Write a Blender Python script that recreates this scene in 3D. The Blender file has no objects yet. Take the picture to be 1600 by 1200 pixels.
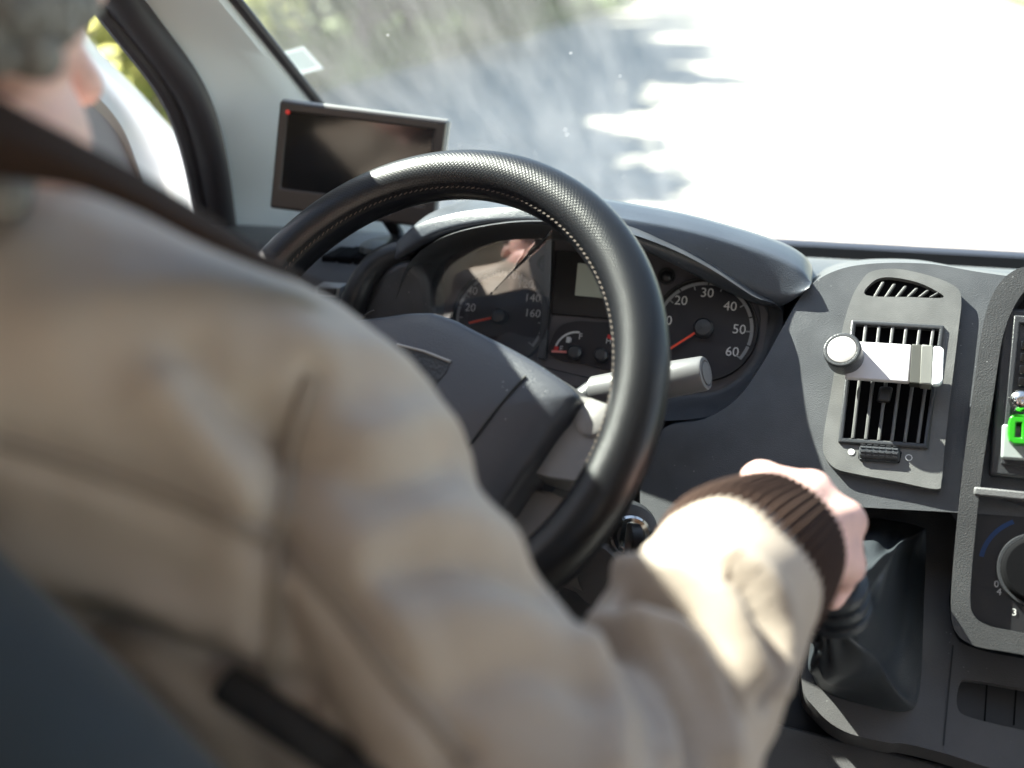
import bpy, bmesh, math, random
import numpy as np
from mathutils import Vector, Matrix
from mathutils.geometry import tessellate_polygon
from mathutils.bvhtree import BVHTree
random.seed(7); np.random.seed(7)
SC = bpy.context.scene
COL = SC.collection

# ---------------------------------------------------------------- camera
CAM = Vector((.293, -.785, 1.735)); YAW, PIT = math.radians(16.0), math.radians(19.8)
F = Vector((-math.sin(YAW)*math.cos(PIT), math.cos(YAW)*math.cos(PIT), -math.sin(PIT)))
R = Vector((math.cos(YAW), math.sin(YAW), 0)); U = R.cross(F)
FPX = 1555.0
cd = bpy.data.cameras.new('camera'); cam = bpy.data.objects.new('camera', cd); COL.objects.link(cam)
cam.matrix_world = Matrix(((R.x, U.x, -F.x, CAM.x), (R.y, U.y, -F.y, CAM.y), (R.z, U.z, -F.z, CAM.z), (0, 0, 0, 1)))
cd.sensor_width = 36; cd.lens = 36*FPX/1600; cd.clip_start = .02; cd.clip_end = 2000
cd.dof.use_dof = True; cd.dof.focus_distance = .88; cd.dof.aperture_fstop = 2.5; cd.dof.aperture_blades = 9
SC.camera = cam
# ---------------------------------------------------------------- light
TOSUN = Vector((-1, .33, 1.02)).normalized()
w = bpy.data.worlds.new('World'); SC.world = w; w.use_nodes = True
nt = w.node_tree; sky = nt.nodes.new('ShaderNodeTexSky'); sky.sky_type = 'NISHITA'; sky.sun_disc = False
sky.sun_elevation = math.asin(TOSUN.z); sky.sun_rotation = math.atan2(TOSUN.x, TOSUN.y); sky.dust_density = .7
bg = nt.nodes['Background']; bg.inputs['Strength'].default_value = .05
nt.links.new(sky.outputs[0], bg.inputs['Color'])
sl = bpy.data.lights.new('sun', 'SUN'); sl.energy = 5.0; sl.angle = math.radians(.5); sl.color = (1, .94, .85)
so = bpy.data.objects.new('sun', sl); COL.objects.link(so); so.location = (-20, 0, 20)
so.rotation_euler = TOSUN.to_track_quat('Z', 'Y').to_euler()
SC.view_settings.view_transform = 'Standard'; SC.view_settings.look = 'None'
SC.view_settings.exposure = 2.75; SC.view_settings.gamma = 1
SC.cycles.use_denoising = True
SC.cycles.max_bounces = 10; SC.cycles.diffuse_bounces = 5; SC.cycles.transparent_max_bounces = 16
SC.cycles.sample_clamp_indirect = 6.0; SC.cycles.caustics_reflective = False; SC.cycles.caustics_refractive = False

# ---------------------------------------------------------------- helpers
def ray(px, py): return F + R*((px-800)/FPX) + U*((600-py)/FPX)
def PX(px, py, d): return CAM + ray(px, py)*d
def PY(px, py, y):
    r = ray(px, py); return CAM + r*((y-CAM.y)/r.y)
def PN(px, py, p0, n):
    r = ray(px, py); return CAM + r*((p0-CAM).dot(n)/r.dot(n))
def lerp(a, b, t): return a+(b-a)*t
def spl(pts, n=8, closed=False):
    """Catmull-Rom through points"""
    P = [Vector(p) for p in pts]; m = len(P); out = []
    for i in range(m if closed else m-1):
        g = (lambda k: P[k % m]) if closed else (lambda k: P[min(max(k, 0), m-1)])
        p0, p1, p2, p3 = g(i-1), g(i), g(i+1), g(i+2)
        for k in range(n):
            t = k/n
            out.append(.5*((2*p1)+(p2-p0)*t+(2*p0-5*p1+4*p2-p3)*t*t+(3*p1-p0-3*p2+p3)*t**3))
    if not closed: out.append(P[-1].copy())
    return out
class MB:
    def __init__(s): s.v = []; s.f = []; s.uv = None
    def add(s, vs, fs):
        o = len(s.v); s.v += [Vector(v) for v in vs]; s.f += [tuple(i+o for i in f) for f in fs]; return s
    def loft(s, rings, closed=True, caps=True):
        n = len(rings[0]); vs = [v for r in rings for v in r]; fs = []
        for i in range(len(rings)-1):
            for j in range(n if closed else n-1):
                k = (j+1) % n; fs.append((i*n+j, i*n+k, (i+1)*n+k, (i+1)*n+j))
        if caps and closed:
            fs.append(tuple(range(n))[::-1]); fs.append(tuple((len(rings)-1)*n+j for j in range(n)))
        return s.add(vs, fs)
    def tube(s, path, rad, seg=16, caps=True, flat=1.0, up=None):
        path = [Vector(p) for p in path]; m = len(path)
        if not hasattr(rad, '__len__'): rad = [rad]*m
        rings = []; t0 = (path[1]-path[0]).normalized()
        a = up.copy() if up else (Vector((0, 0, 1)) if abs(t0.z) < .9 else Vector((1, 0, 0)))
        for i in range(m):
            t = (path[min(i+1, m-1)]-path[max(i-1, 0)]).normalized()
            a = (a - t*a.dot(t)).normalized(); b = t.cross(a)
            rings.append([path[i]+(a*math.cos(q)*flat+b*math.sin(q))*rad[i] for q in [2*math.pi*k/seg for k in range(seg)]])
        return s.loft(rings, True, caps)
    def caps_chain(s, path, rad, seg=20):
        """tube with rounded ends"""
        path = [Vector(p) for p in path]; rad = list(rad)
        d0 = (path[0]-path[1]).normalized(); d1 = (path[-1]-path[-2]).normalized()
        pre = [(path[0]+d0*rad[0]*math.sin(q), rad[0]*math.cos(q)) for q in (1.5, 1.1, .75, .38)]
        post = [(path[-1]+d1*rad[-1]*math.sin(q), rad[-1]*math.cos(q)) for q in (.38, .75, 1.1, 1.5)]
        return s.tube([p for p, _ in pre]+path+[p for p, _ in post], [r for _, r in pre]+rad+[r for _, r in post], seg)
    def ell(s, c, ax, seg=24, rings=14):
        """ellipsoid: ax three vectors"""
        c = Vector(c); rr = []
        for i in range(1, rings):
            th = math.pi*i/rings
            rr.append([c+ax[0]*math.sin(th)*math.cos(2*math.pi*j/seg)+ax[1]*math.sin(th)*math.sin(2*math.pi*j/seg)+ax[2]*math.cos(th) for j in range(seg)])
        return s.loft(rr, True, True)
    def plate(s, outer, back, holes=()):
        """solid plate: outer outline (3D, planar), holes, thickness vector"""
        outer = [Vector(p) for p in outer]; holes = [[Vector(p) for p in h] for h in holes]
        loops = [outer]+holes; allv = [p for l in loops for p in l]; N = len(allv)
        tris = tessellate_polygon(loops)
        fs = []
        for t in tris:
            a, b, c = (allv[i] for i in t)
            nn = (b-a).cross(c-a)
            if nn.dot(back) > 0: t = (t[0], t[2], t[1])
            fs.append(tuple(t)); fs.append((t[2]+N, t[1]+N, t[0]+N))
        o = 0
        for l in loops:
            m = len(l)
            for j in range(m):
                k = (j+1) % m; fs.append((o+j, o+k, o+k+N, o+j+N))
            o += m
        return s.add(allv+[p+back for p in allv], fs)
    def bar(s, p0, p1, wv, dv):
        """box along p0-p1, width vector wv (full), depth vector dv (full, from p)"""
        h = wv*.5
        vs = [p0-h, p0+h, p1+h, p1-h]; vs += [v+dv for v in vs]
        return s.add(vs, [(0, 1, 2, 3), (7, 6, 5, 4), (0, 4, 5, 1), (1, 5, 6, 2), (2, 6, 7, 3), (3, 7, 4, 0)])
    def box(s, c, sz):
        c = Vector(c); x, y, z = (q/2 for q in sz)
        vs = [c+Vector((a*x, b*y, e*z)) for e in (-1, 1) for a, b in ((-1, -1), (1, -1), (1, 1), (-1, 1))]
        return s.add(vs, [(3, 2, 1, 0), (4, 5, 6, 7), (0, 1, 5, 4), (1, 2, 6, 5), (2, 3, 7, 6), (3, 0, 4, 7)])
    def cyl(s, p0, p1, r0, r1=None, seg=32): return s.tube([p0, p1], [r0, r0 if r1 is None else r1], seg)
    def turn(s, p0, ax, prof, seg=40):
        """lathe: prof list of (dist along ax, radius)"""
        ax = ax.normalized(); a = ax.orthogonal().normalized(); b = ax.cross(a)
        return s.loft([[p0+ax*h+(a*math.cos(q)+b*math.sin(q))*max(r, 1e-5) for q in [2*math.pi*k/seg for k in range(seg)]] for h, r in prof])
def tag(o, label=None, cat=None, group=None, kind=None):
    if label: o['label'] = label
    if cat: o['category'] = cat
    if group: o['group'] = group
    if kind: o['kind'] = kind
    return o
def thing(name, loc, label, cat, group=None):
    o = bpy.data.objects.new(name, None); COL.objects.link(o); o.location = Vector(loc); o.empty_display_size = .05
    return tag(o, label, cat, group)
def wloc(o):
    v = Vector((0, 0, 0))
    while o: v += o.location; o = o.parent
    return v
def ob(name, mb, m, parent=None, smooth=True, bevel=0, seg=3, sub=0, ang=35):
    me = bpy.data.meshes.new(name)
    base = wloc(parent) if parent else Vector((0, 0, 0))
    me.from_pydata([tuple(v-base) for v in mb.v], [], mb.f); me.validate(); me.update()
    bm = bmesh.new(); bm.from_mesh(me); bmesh.ops.recalc_face_normals(bm, faces=bm.faces); bm.to_mesh(me); bm.free()
    o = bpy.data.objects.new(name, me); COL.objects.link(o)
    if parent: o.parent = parent
    me.materials.append(m)
    if smooth:
        me.polygons.foreach_set('use_smooth', [True]*len(me.polygons))
        if hasattr(me, 'set_sharp_from_angle'): me.set_sharp_from_angle(angle=math.radians(ang))
    if bevel:
        b = o.modifiers.new('bevel', 'BEVEL'); b.width = bevel; b.segments = seg; b.limit_method = 'ANGLE'; b.angle_limit = math.radians(ang); b.harden_normals = False
    if sub:
        q = o.modifiers.new('subdivide', 'SUBSURF'); q.levels = sub; q.render_levels = sub
    return o
_fc = {}
def text_mb(mb, txt, c, e1, e2, h):
    """flat lettering as mesh, centred at c"""
    if txt not in _fc:
        cu = bpy.data.curves.new('lettering', 'FONT'); cu.body = txt; cu.align_x = 'CENTER'; cu.align_y = 'CENTER'; cu.size = 1; cu.resolution_u = 3
        t = bpy.data.objects.new('lettering', cu); COL.objects.link(t)
        me = bpy.data.meshes.new_from_object(t.evaluated_get(bpy.context.evaluated_depsgraph_get()))
        _fc[txt] = ([v.co.copy() for v in me.vertices], [tuple(p.vertices) for p in me.polygons])
        bpy.data.objects.remove(t); bpy.data.curves.remove(cu); bpy.data.meshes.remove(me)
    vs, fs = _fc[txt]
    mb.add([c+e1*v.x*h*1.38+e2*v.y*h*1.38 for v in vs], fs)

# ---------------------------------------------------------------- materials
def mat(name, col, rough=.5, metal=0, grain=0, gscale=900, spec=.5, mottle=0, mscale=20, coat=0, sheen=0, dust=0):
    m = bpy.data.materials.new(name); m.use_nodes = True; t = m.node_tree; b = t.nodes['Principled BSDF']
    b.inputs['Base Color'].default_value = (*col, 1); b.inputs['Roughness'].default_value = rough
    b.inputs['Metallic'].default_value = metal; b.inputs['Specular IOR Level'].default_value = spec
    b.inputs['Coat Weight'].default_value = coat
    if sheen: b.inputs['Sheen Weight'].default_value = sheen
    tc = t.nodes.new('ShaderNodeTexCoord')
    if grain:
        n = t.nodes.new('ShaderNodeTexVoronoi'); n.inputs['Scale'].default_value = gscale
        t.links.new(tc.outputs['Object'], n.inputs['Vector'])
        bp = t.nodes.new('ShaderNodeBump'); bp.inputs['Strength'].default_value = grain; bp.inputs['Distance'].default_value = .0006
        t.links.new(n.outputs['Distance'], bp.inputs['Height']); t.links.new(bp.outputs[0], b.inputs['Normal'])
    if mottle:
        n = t.nodes.new('ShaderNodeTexNoise'); n.inputs['Scale'].default_value = mscale; n.inputs['Detail'].default_value = 6
        t.links.new(tc.outputs['Object'], n.inputs['Vector'])
        r = t.nodes.new('ShaderNodeValToRGB'); e = r.color_ramp.elements
        e[0].position = .35; e[1].position = .68
        e[0].color = (*[c*(1-mottle) for c in col], 1); e[1].color = (*[min(1, c*(1+mottle)) for c in col], 1)
        t.links.new(n.outputs[0], r.inputs[0])
        src = r.outputs[0]
        t.links.new(src, b.inputs['Base Color'])
        rr = t.nodes.new('ShaderNodeMapRange'); rr.inputs[3].default_value = rough-.08; rr.inputs[4].default_value = rough+.1
        t.links.new(n.outputs[0], rr.inputs[0]); t.links.new(rr.outputs[0], b.inputs['Roughness'])
    if dust:
        n2 = t.nodes.new('ShaderNodeTexVoronoi'); n2.inputs['Scale'].default_value = 160
        t.links.new(tc.outputs['Object'], n2.inputs['Vector'])
        n3 = t.nodes.new('ShaderNodeTexNoise'); n3.inputs['Scale'].default_value = 14; t.links.new(tc.outputs['Object'], n3.inputs['Vector'])
        mr = t.nodes.new('ShaderNodeMapRange'); mr.inputs[1].default_value = .5; mr.inputs[2].default_value = .75; mr.inputs[3].default_value = .02; mr.inputs[4].default_value = .13
        t.links.new(n3.outputs[0], mr.inputs[0])
        ls = t.nodes.new('ShaderNodeMath'); ls.operation = 'LESS_THAN'; t.links.new(n2.outputs['Distance'], ls.inputs[0]); t.links.new(mr.outputs[0], ls.inputs[1])
        ml = t.nodes.new('ShaderNodeMath'); ml.operation = 'MULTIPLY'; ml.inputs[1].default_value = dust; t.links.new(ls.outputs[0], ml.inputs[0])
        mx = t.nodes.new('ShaderNodeMixRGB'); mx.inputs[2].default_value = (.5, .5, .5, 1); t.links.new(ml.outputs[0], mx.inputs[0])
        old = b.inputs['Base Color'].links
        if old: t.links.new(old[0].from_socket, mx.inputs[1])
        else: mx.inputs[1].default_value = (*col, 1)
        t.links.new(mx.outputs[0], b.inputs['Base Color'])
    return m
def glass(name, tint=(1, 1, 1), refl=.04, dust=.0):
    m = bpy.data.materials.new(name); m.use_nodes = True; t = m.node_tree; t.nodes.clear()
    out = t.nodes.new('ShaderNodeOutputMaterial'); tr = t.nodes.new('ShaderNodeBsdfTransparent'); tr.inputs[0].default_value = (*tint, 1)
    gl = t.nodes.new('ShaderNodeBsdfGlossy'); gl.inputs['Roughness'].default_value = .02
    lw = t.nodes.new('ShaderNodeLayerWeight'); lw.inputs[0].default_value = .5
    pw = t.nodes.new('ShaderNodeMath'); pw.operation = 'POWER'; pw.inputs[1].default_value = 5; t.links.new(lw.outputs['Facing'], pw.inputs[0])
    fr = t.nodes.new('ShaderNodeMath'); fr.operation = 'MULTIPLY_ADD'; fr.inputs[1].default_value = .9; fr.inputs[2].default_value = refl; t.links.new(pw.outputs[0], fr.inputs[0])
    mx = t.nodes.new('ShaderNodeMixShader'); t.links.new(fr.outputs[0], mx.inputs[0]); t.links.new(tr.outputs[0], mx.inputs[1]); t.links.new(gl.outputs[0], mx.inputs[2])
    last = mx
    if dust:
        df = t.nodes.new('ShaderNodeBsdfDiffuse'); df.inputs[0].default_value = (.8, .8, .78, 1)
        ts = t.nodes.new('ShaderNodeBsdfTranslucent'); ts.inputs[0].default_value = (.8, .84, .84, 1)
        ad = t.nodes.new('ShaderNodeMixShader'); ad.inputs[0].default_value = .5; t.links.new(df.outputs[0], ad.inputs[1]); t.links.new(ts.outputs[0], ad.inputs[2])
        tc = t.nodes.new('ShaderNodeTexCoord'); mp = t.nodes.new('ShaderNodeMapping'); mp.inputs['Rotation'].default_value = (0, 0, .5); mp.inputs['Scale'].default_value = (9, 2.2, 2.2)
        t.links.new(tc.outputs['Object'], mp.inputs[0])
        n = t.nodes.new('ShaderNodeTexNoise'); n.inputs['Scale'].default_value = 3; n.inputs['Detail'].default_value = 8; t.links.new(mp.outputs[0], n.inputs['Vector'])
        r = t.nodes.new('ShaderNodeMapRange'); r.inputs[1].default_value = .3; r.inputs[2].default_value = .8; r.inputs[3].default_value = dust*.5; r.inputs[4].default_value = dust*1.7
        t.links.new(n.outputs[0], r.inputs[0])
        sp = t.nodes.new('ShaderNodeTexVoronoi'); sp.inputs['Scale'].default_value = 26; t.links.new(tc.outputs['Object'], sp.inputs['Vector'])
        lt = t.nodes.new('ShaderNodeMath'); lt.operation = 'LESS_THAN'; lt.inputs[1].default_value = .05; t.links.new(sp.outputs['Distance'], lt.inputs[0])
        ma = t.nodes.new('ShaderNodeMath'); ma.operation = 'MULTIPLY_ADD'; ma.inputs[1].default_value = .25; t.links.new(lt.outputs[0], ma.inputs[0]); t.links.new(r.outputs[0], ma.inputs[2])
        m2 = t.nodes.new('ShaderNodeMixShader'); t.links.new(ma.outputs[0], m2.inputs[0]); t.links.new(mx.outputs[0], m2.inputs[1]); t.links.new(ad.outputs[0], m2.inputs[2]); last = m2
    t.links.new(last.outputs[0], out.inputs[0]); return m
def emit(name, col, s):
    m = bpy.data.materials.new(name); m.use_nodes = True; b = m.node_tree.nodes['Principled BSDF']
    b.inputs['Base Color'].default_value = (*col, 1); b.inputs['Emission Color'].default_value = (*col, 1); b.inputs['Emission Strength'].default_value = s; return m
M = {}
M['dash'] = mat('dash_plastic', (.060, .063, .070), .40, grain=.32, gscale=1000, mottle=.12, mscale=35, dust=.3)
M['hood'] = mat('hood_plastic', (.055, .063, .078), .33, grain=.3, gscale=900, mottle=.1, mscale=30, dust=.3)
M['dashlight'] = mat('grey_plastic', (.12, .12, .125), .45, grain=.4, gscale=900)
M['console'] = mat('console_grey_plastic', (.070, .068, .071), .42, grain=.3, gscale=900, mottle=.1, mscale=25, dust=.3)
M['vent'] = mat('vent_plastic', (.115, .115, .115), .4, grain=.25, gscale=1100, mottle=.12, mscale=40, dust=.35)
M['black'] = mat('black_plastic', (.012, .012, .014), .4)
M['void'] = mat('dark_void', (.004, .004, .005), .9, spec=.1)
M['gloss'] = mat('gloss_black', (.006, .006, .007), .08)
M['frame'] = mat('frame_plastic', (.035, .037, .042), .35, grain=.3, gscale=1000)
M['hub'] = mat('hub_plastic', (.05, .054, .066), .34, grain=.3, gscale=900, dust=.5)
M['spoke'] = mat('spoke_grey', (.25, .24, .235), .45, grain=.15, gscale=1000)
M['seamgrey'] = mat('seam_dark', (.015, .015, .016), .6)
M['stalk'] = mat('stalk_grey', (.13, .13, .135), .32, grain=.1)
M['chrome'] = mat('chrome', (.6, .6, .6), .15, metal=1)
M['white'] = mat('white_plastic', (.62, .60, .62), .35)
M['lightgrey'] = mat('light_grey_plastic', (.35, .35, .34), .35)
M['clear'] = mat('milky_plastic', (.75, .78, .82), .2)
M['dialface'] = mat('dial_face', (.008, .008, .014), .45)
M['clusterplate'] = mat('cluster_plate', (.075, .072, .082), .45)
M['num'] = mat('numeral_print', (.62, .62, .62), .6)
M['needle'] = mat('needle_red', (.75, .07, .03), .5)
M['red'] = mat('red_print', (.6, .03, .03), .5)
M['blue'] = mat('blue_print', (.006, .04, .14), .5)
M['lcd'] = mat('lcd_screen', (.48, .53, .47), .3)
M['pillar'] = mat('pillar_trim', (.84, .89, .92), .6, grain=.2, gscale=1200)
M['seal'] = mat('rubber_seal', (.045, .04, .046), .55)
M['doorwhite'] = mat('white_paint', (.8, .79, .78), .3, coat=.5)
M['doortrim'] = mat('door_trim_grey', (.4, .38, .4), .6)
M['headliner'] = mat('headliner', (.5, .49, .47), .9)
M['floor'] = mat('cab_floor_carpet', (.05, .05, .05), .95)
M['wood'] = mat('cabinet_wood', (.38, .2, .09), .4, mottle=.25, mscale=8)
M['leather'] = mat('boot_leather', (.032, .037, .043), .3, grain=.25, gscale=700)
M['skin'] = mat('skin', (.62, .39, .35), .5, mottle=.12, mscale=45)
M['skin'].node_tree.nodes['Principled BSDF'].inputs['Subsurface Weight'].default_value = .15
M['skin'].node_tree.nodes['Principled BSDF'].inputs['Subsurface Radius'].default_value = (.01, .004, .002)
M['hair'] = mat('grey_hair', (.15, .145, .14), .6, mottle=.35, mscale=90)
M['jacket'] = mat('jacket_cotton', (.365, .305, .258), .55, mottle=.07, mscale=14, spec=.35)
M['cord'] = mat('brown_corduroy', (.026, .015, .011), .9, spec=.15)
M['seam'] = mat('jacket_seam', (.26, .215, .18), .85)
M['knit'] = mat('knit_brown', (.045, .026, .02), .95, spec=.15)
M['seat'] = mat('seat_fabric', (.013, .022, .032), .85, mottle=.15, mscale=30, sheen=.15)
M['black_band'] = mat('dull_black', (.02, .019, .02), .8)
M['green'] = mat('green_plastic', (.02, .28, .01), .3)
M['glass'] = glass('window_glass', (.92, .96, .95))
M['shield'] = glass('windshield_glass', (.86, .95, .91), dust=.085)
M['lens'] = glass('cluster_lens', (.93, .93, .93), refl=.19)
# perforated steering leather (UV in millimetres along / around the rim)
def rim_mat():
    m = mat('perforated_leather', (.010, .0105, .013), .32, spec=.42); t = m.node_tree; b = t.nodes['Principled BSDF']
    uv = t.nodes.new('ShaderNodeUVMap'); sx = t.nodes.new('ShaderNodeSeparateXYZ'); t.links.new(uv.outputs[0], sx.inputs[0])
    vo = t.nodes.new('ShaderNodeTexVoronoi'); vo.voronoi_dimensions = '2D'; vo.inputs['Randomness'].default_value = 0; vo.inputs['Scale'].default_value = .40
    rt = t.nodes.new('ShaderNodeMapping'); rt.inputs['Rotation'].default_value = (0, 0, math.radians(45)); t.links.new(uv.outputs[0], rt.inputs[0]); t.links.new(rt.outputs[0], vo.inputs['Vector'])
    lt = t.nodes.new('ShaderNodeMapRange'); lt.inputs[1].default_value = .22; lt.inputs[2].default_value = .36; lt.inputs[3].default_value = 1; lt.inputs[4].default_value = 0; t.links.new(vo.outputs['Distance'], lt.inputs[0])
    a = t.nodes.new('ShaderNodeMath'); a.operation = 'GREATER_THAN'; a.inputs[1].default_value = 0.; t.links.new(sx.outputs[1], a.inputs[0])
    k = t.nodes.new('ShaderNodeMath'); k.operation = 'MULTIPLY'; t.links.new(lt.outputs[0], k.inputs[0]); t.links.new(a.outputs[0], k.inputs[1])
    mx = t.nodes.new('ShaderNodeMixRGB'); mx.inputs[1].default_value = (.008, .0088, .0115, 1); mx.inputs[2].default_value = (.003, .003, .003, 1); t.links.new(k.outputs[0], mx.inputs[0]); t.links.new(mx.outputs[0], b.inputs['Base Color'])
    nz = t.nodes.new('ShaderNodeTexVoronoi'); nz.inputs['Scale'].default_value = 1.1; nz.voronoi_dimensions = '2D'; t.links.new(uv.outputs[0], nz.inputs['Vector'])
    hh = t.nodes.new('ShaderNodeMath'); hh.operation = 'MULTIPLY_ADD'; hh.inputs[1].default_value = -1.; t.links.new(k.outputs[0], hh.inputs[0])
    h2 = t.nodes.new('ShaderNodeMath'); h2.operation = 'MULTIPLY'; h2.inputs[1].default_value = .25; t.links.new(nz.outputs['Distance'], h2.inputs[0]); t.links.new(h2.outputs[0], hh.inputs[2])
    bp = t.nodes.new('ShaderNodeBump'); bp.inputs['Strength'].default_value = .28; bp.inputs['Distance'].default_value = .0004; t.links.new(hh.outputs[0], bp.inputs['Height']); t.links.new(bp.outputs[0], b.inputs['Normal'])
    return m
M['rim'] = rim_mat()
X3, Y3, Z3 = Vector((1, 0, 0)), Vector((0, 1, 0)), Vector((0, 0, 1))

# ================================================================ outside
def ground_mat(name, c1, c2, scale, rough=.9, stretch=(1, 1, 1)):
    m = mat(name, c1, rough); t = m.node_tree; b = t.nodes['Principled BSDF']
    tc = t.nodes.new('ShaderNodeTexCoord'); mp = t.nodes.new('ShaderNodeMapping'); mp.inputs['Scale'].default_value = stretch
    n = t.nodes.new('ShaderNodeTexNoise'); n.inputs['Scale'].default_value = scale; n.inputs['Detail'].default_value = 8
    r = t.nodes.new('ShaderNodeValToRGB'); r.color_ramp.elements[0].position = .35; r.color_ramp.elements[1].position = .65
    r.color_ramp.elements[0].color = (*c1, 1); r.color_ramp.elements[1].color = (*c2, 1)
    t.links.new(tc.outputs['Object'], mp.inputs[0]); t.links.new(mp.outputs[0], n.inputs['Vector']); t.links.new(n.outputs[0], r.inputs[0]); t.links.new(r.outputs[0], b.inputs['Base Color']); return m
def sheet(x0, x1, y0, y1, z, nx=1, ny=1, f=None):
    mb = MB(); vs = [Vector((lerp(x0, x1, i/nx), lerp(y0, y1, j/ny), z)) for j in range(ny+1) for i in range(nx+1)]
    if f: vs = [f(v) for v in vs]
    return mb.add(vs, [(j*(nx+1)+i, j*(nx+1)+i+1, (j+1)*(nx+1)+i+1, (j+1)*(nx+1)+i) for j in range(ny) for i in range(nx)])
def rise(v):
    y = v.y; v.z += 0 if y < 2 else (.06*(y-2)**2/8 if y < 6 else .12+.06*(y-6)) if y < 70 else 3.96; return v
YS = 340
tag(ob('ground', sheet(-300, 300, -40, 300, -.006, 4, YS, rise), ground_mat('earth', (.07, .11, .04), (.16, .18, .07), .6)), kind='structure')
tag(ob('road', sheet(-8.0, 7.5, -40, 300, 0, 2, YS, rise), ground_mat('pale_gravel', (.44, .40, .34), (.57, .52, .44), 3)), kind='structure')
leafm = mat('leaf', (.07, .12, .03), .6, mottle=.4, mscale=2)
lt_ = leafm.node_tree; lb = lt_.nodes['Principled BSDF']; lo_ = [n for n in lt_.nodes if n.type == 'OUTPUT_MATERIAL'][0]
tl = lt_.nodes.new('ShaderNodeBsdfTranslucent'); tl.inputs[0].default_value = (.22, .30, .05, 1)
lm = lt_.nodes.new('ShaderNodeMixShader'); lm.inputs[0].default_value = .4; lt_.links.new(lb.outputs[0], lm.inputs[1]); lt_.links.new(tl.outputs[0], lm.inputs[2]); lt_.links.new(lm.outputs[0], lo_.inputs[0])
bark = mat('bark', (.12, .09, .07), .9, mottle=.3, mscale=10)
def leaf_cloud(mb, blobs, n, size):
    tot = sum(b[1] for b in blobs)
    for c, r in blobs:
        c = Vector(c)
        for _ in range(int(n*r/tot)):
            d = Vector(np.random.normal(size=3)).normalized()*r*(random.random()**.45); d.z *= .8
            p = c+d; a = Vector(np.random.normal(size=3)).normalized(); b = a.orthogonal().normalized(); s = size*random.uniform(.6, 1.4)
            mb.add([p-a*s, p+b*s*.5, p+a*s, p-b*s*.5], [(0, 1, 2, 3)])
def tree(name, x, y, h, label, cat, group, seed):
    random.seed(seed); np.random.seed(seed)
    z0 = rise(Vector((x, y, 0))).z; t = thing(name, (x, y, z0), label, cat, group); tb = MB(); o = Vector((x, y, z0))
    tb.tube([o, o+Vector((.05, 0, h*.3)), o+Vector((-.05, .1, h*.6)), o+Vector((0, .1, h*.85))], [.2, .16, .1, .03], 10)
    blobs = []
    for k in range(15):
        a = random.uniform(0, 6.28); z = random.uniform(.14, .95)*h; rr = random.uniform(.3, 1)*h*.27*(1.25-z/h)
        p = o+Vector((math.cos(a)*rr*1.5, math.sin(a)*rr*1.5, z)); tb.tube([o+Vector((0, 0, z*.7)), lerp(o+Vector((0, 0, z)), p, .5), p], [.06, .04, .015], 6)
        blobs.append((p, random.uniform(.6, 1.0)*h*.17))
    ob('trunk', tb, bark, t); lb_ = MB(); leaf_cloud(lb_, blobs, 6500, .11*h/5); ob('crown', lb_, leafm, t, smooth=False)
for i, (x, y, h) in enumerate([(-12.2, 9, 7), (-12.8, 13, 7.2), (-12.4, 17.5, 7.4), (-12.7, 22, 7.4), (-12.3, 27, 7.6), (-12.6, 33, 8), (-12.5, 40, 8), (-9.2, 8.7, 6.0), (-9.6, 11.4, 6.3), (-9.0, 14, 5.9), (-9.8, 17, 6.4), (-9.2, 20.5, 6.1), (-9.5, 24, 6.3), (-9.0, 28, 6.2), (-9.4, 33, 6.2), (-9.2, 39, 6.4), (-9.6, 46, 6.8)]):
    tree('roadside_tree', x, y, h*1.28, 'leafy green roadside tree beyond the windshield, shading the left of the pale road', 'tree', 'trees along the left of the road', 20+i)
gb = MB(); random.seed(3); np.random.seed(3)
for _ in range(16000):
    y = random.uniform(-4, 45); x = random.uniform(-13, -7.6) if random.random() < .6 else random.uniform(7.4, 11); h = random.uniform(.15, .5)*(1.6 if x < -4 else .7)
    a = random.uniform(0, 6.28); dx, dy = math.cos(a)*.03, math.sin(a)*.03; lx, ly = random.uniform(-.15, .15), random.uniform(-.15, .15)
    z0 = rise(Vector((x, y, 0))).z; gb.add([(x-dx, y-dy, z0-.01), (x+dx, y+dy, z0-.01), (x+lx, y+ly, z0+h)], [(0, 1, 2)])
tag(ob('verge_grass', gb, mat('verge_blades', (.15, .22, .05), .8, mottle=.5, mscale=.8), smooth=False), 'tall yellow green grass on the verges beside the road', 'grass', kind='stuff')
YL = leafm.copy(); YL.name = 'yellow_leaf'
for n_ in YL.node_tree.nodes:
    if n_.type == 'BSDF_TRANSLUCENT': n_.inputs[0].default_value = (.60, .60, .22, 1)
    if n_.type == 'MIX_SHADER': n_.inputs[0].default_value = .6
    if n_.type == 'VALTORGB': n_.color_ramp.elements[0].color = (.16, .17, .04, 1); n_.color_ramp.elements[1].color = (.30, .30, .12, 1)
def bush(x, y, h, label, seed):
    random.seed(seed); np.random.seed(seed); t = thing('bush', (x, y, 0), label, 'bush'); sb = MB(); bl = []
    for k in range(9):
        p = Vector((x+random.uniform(-.8, .8), y+random.uniform(-1, 1), random.uniform(.3, .85)*h)); sb.tube([(x, y, 0), lerp(Vector((x, y, h*.3)), p, .5), p], [.03, .02, .01], 6); bl.append((p, h*.28))
    ob('stem', sb, bark, t); lb_ = MB(); leaf_cloud(lb_, bl, 3500, .07); ob('foliage', lb_, YL, t, smooth=False)
bush(-4.4, 5.2, 2.3, 'yellow green sunlit bush seen through the driver door window', 5)
bush(-4.9, 2.2, 1.6, 'low yellow green bush beside the driver door, behind the head', 6)

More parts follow.
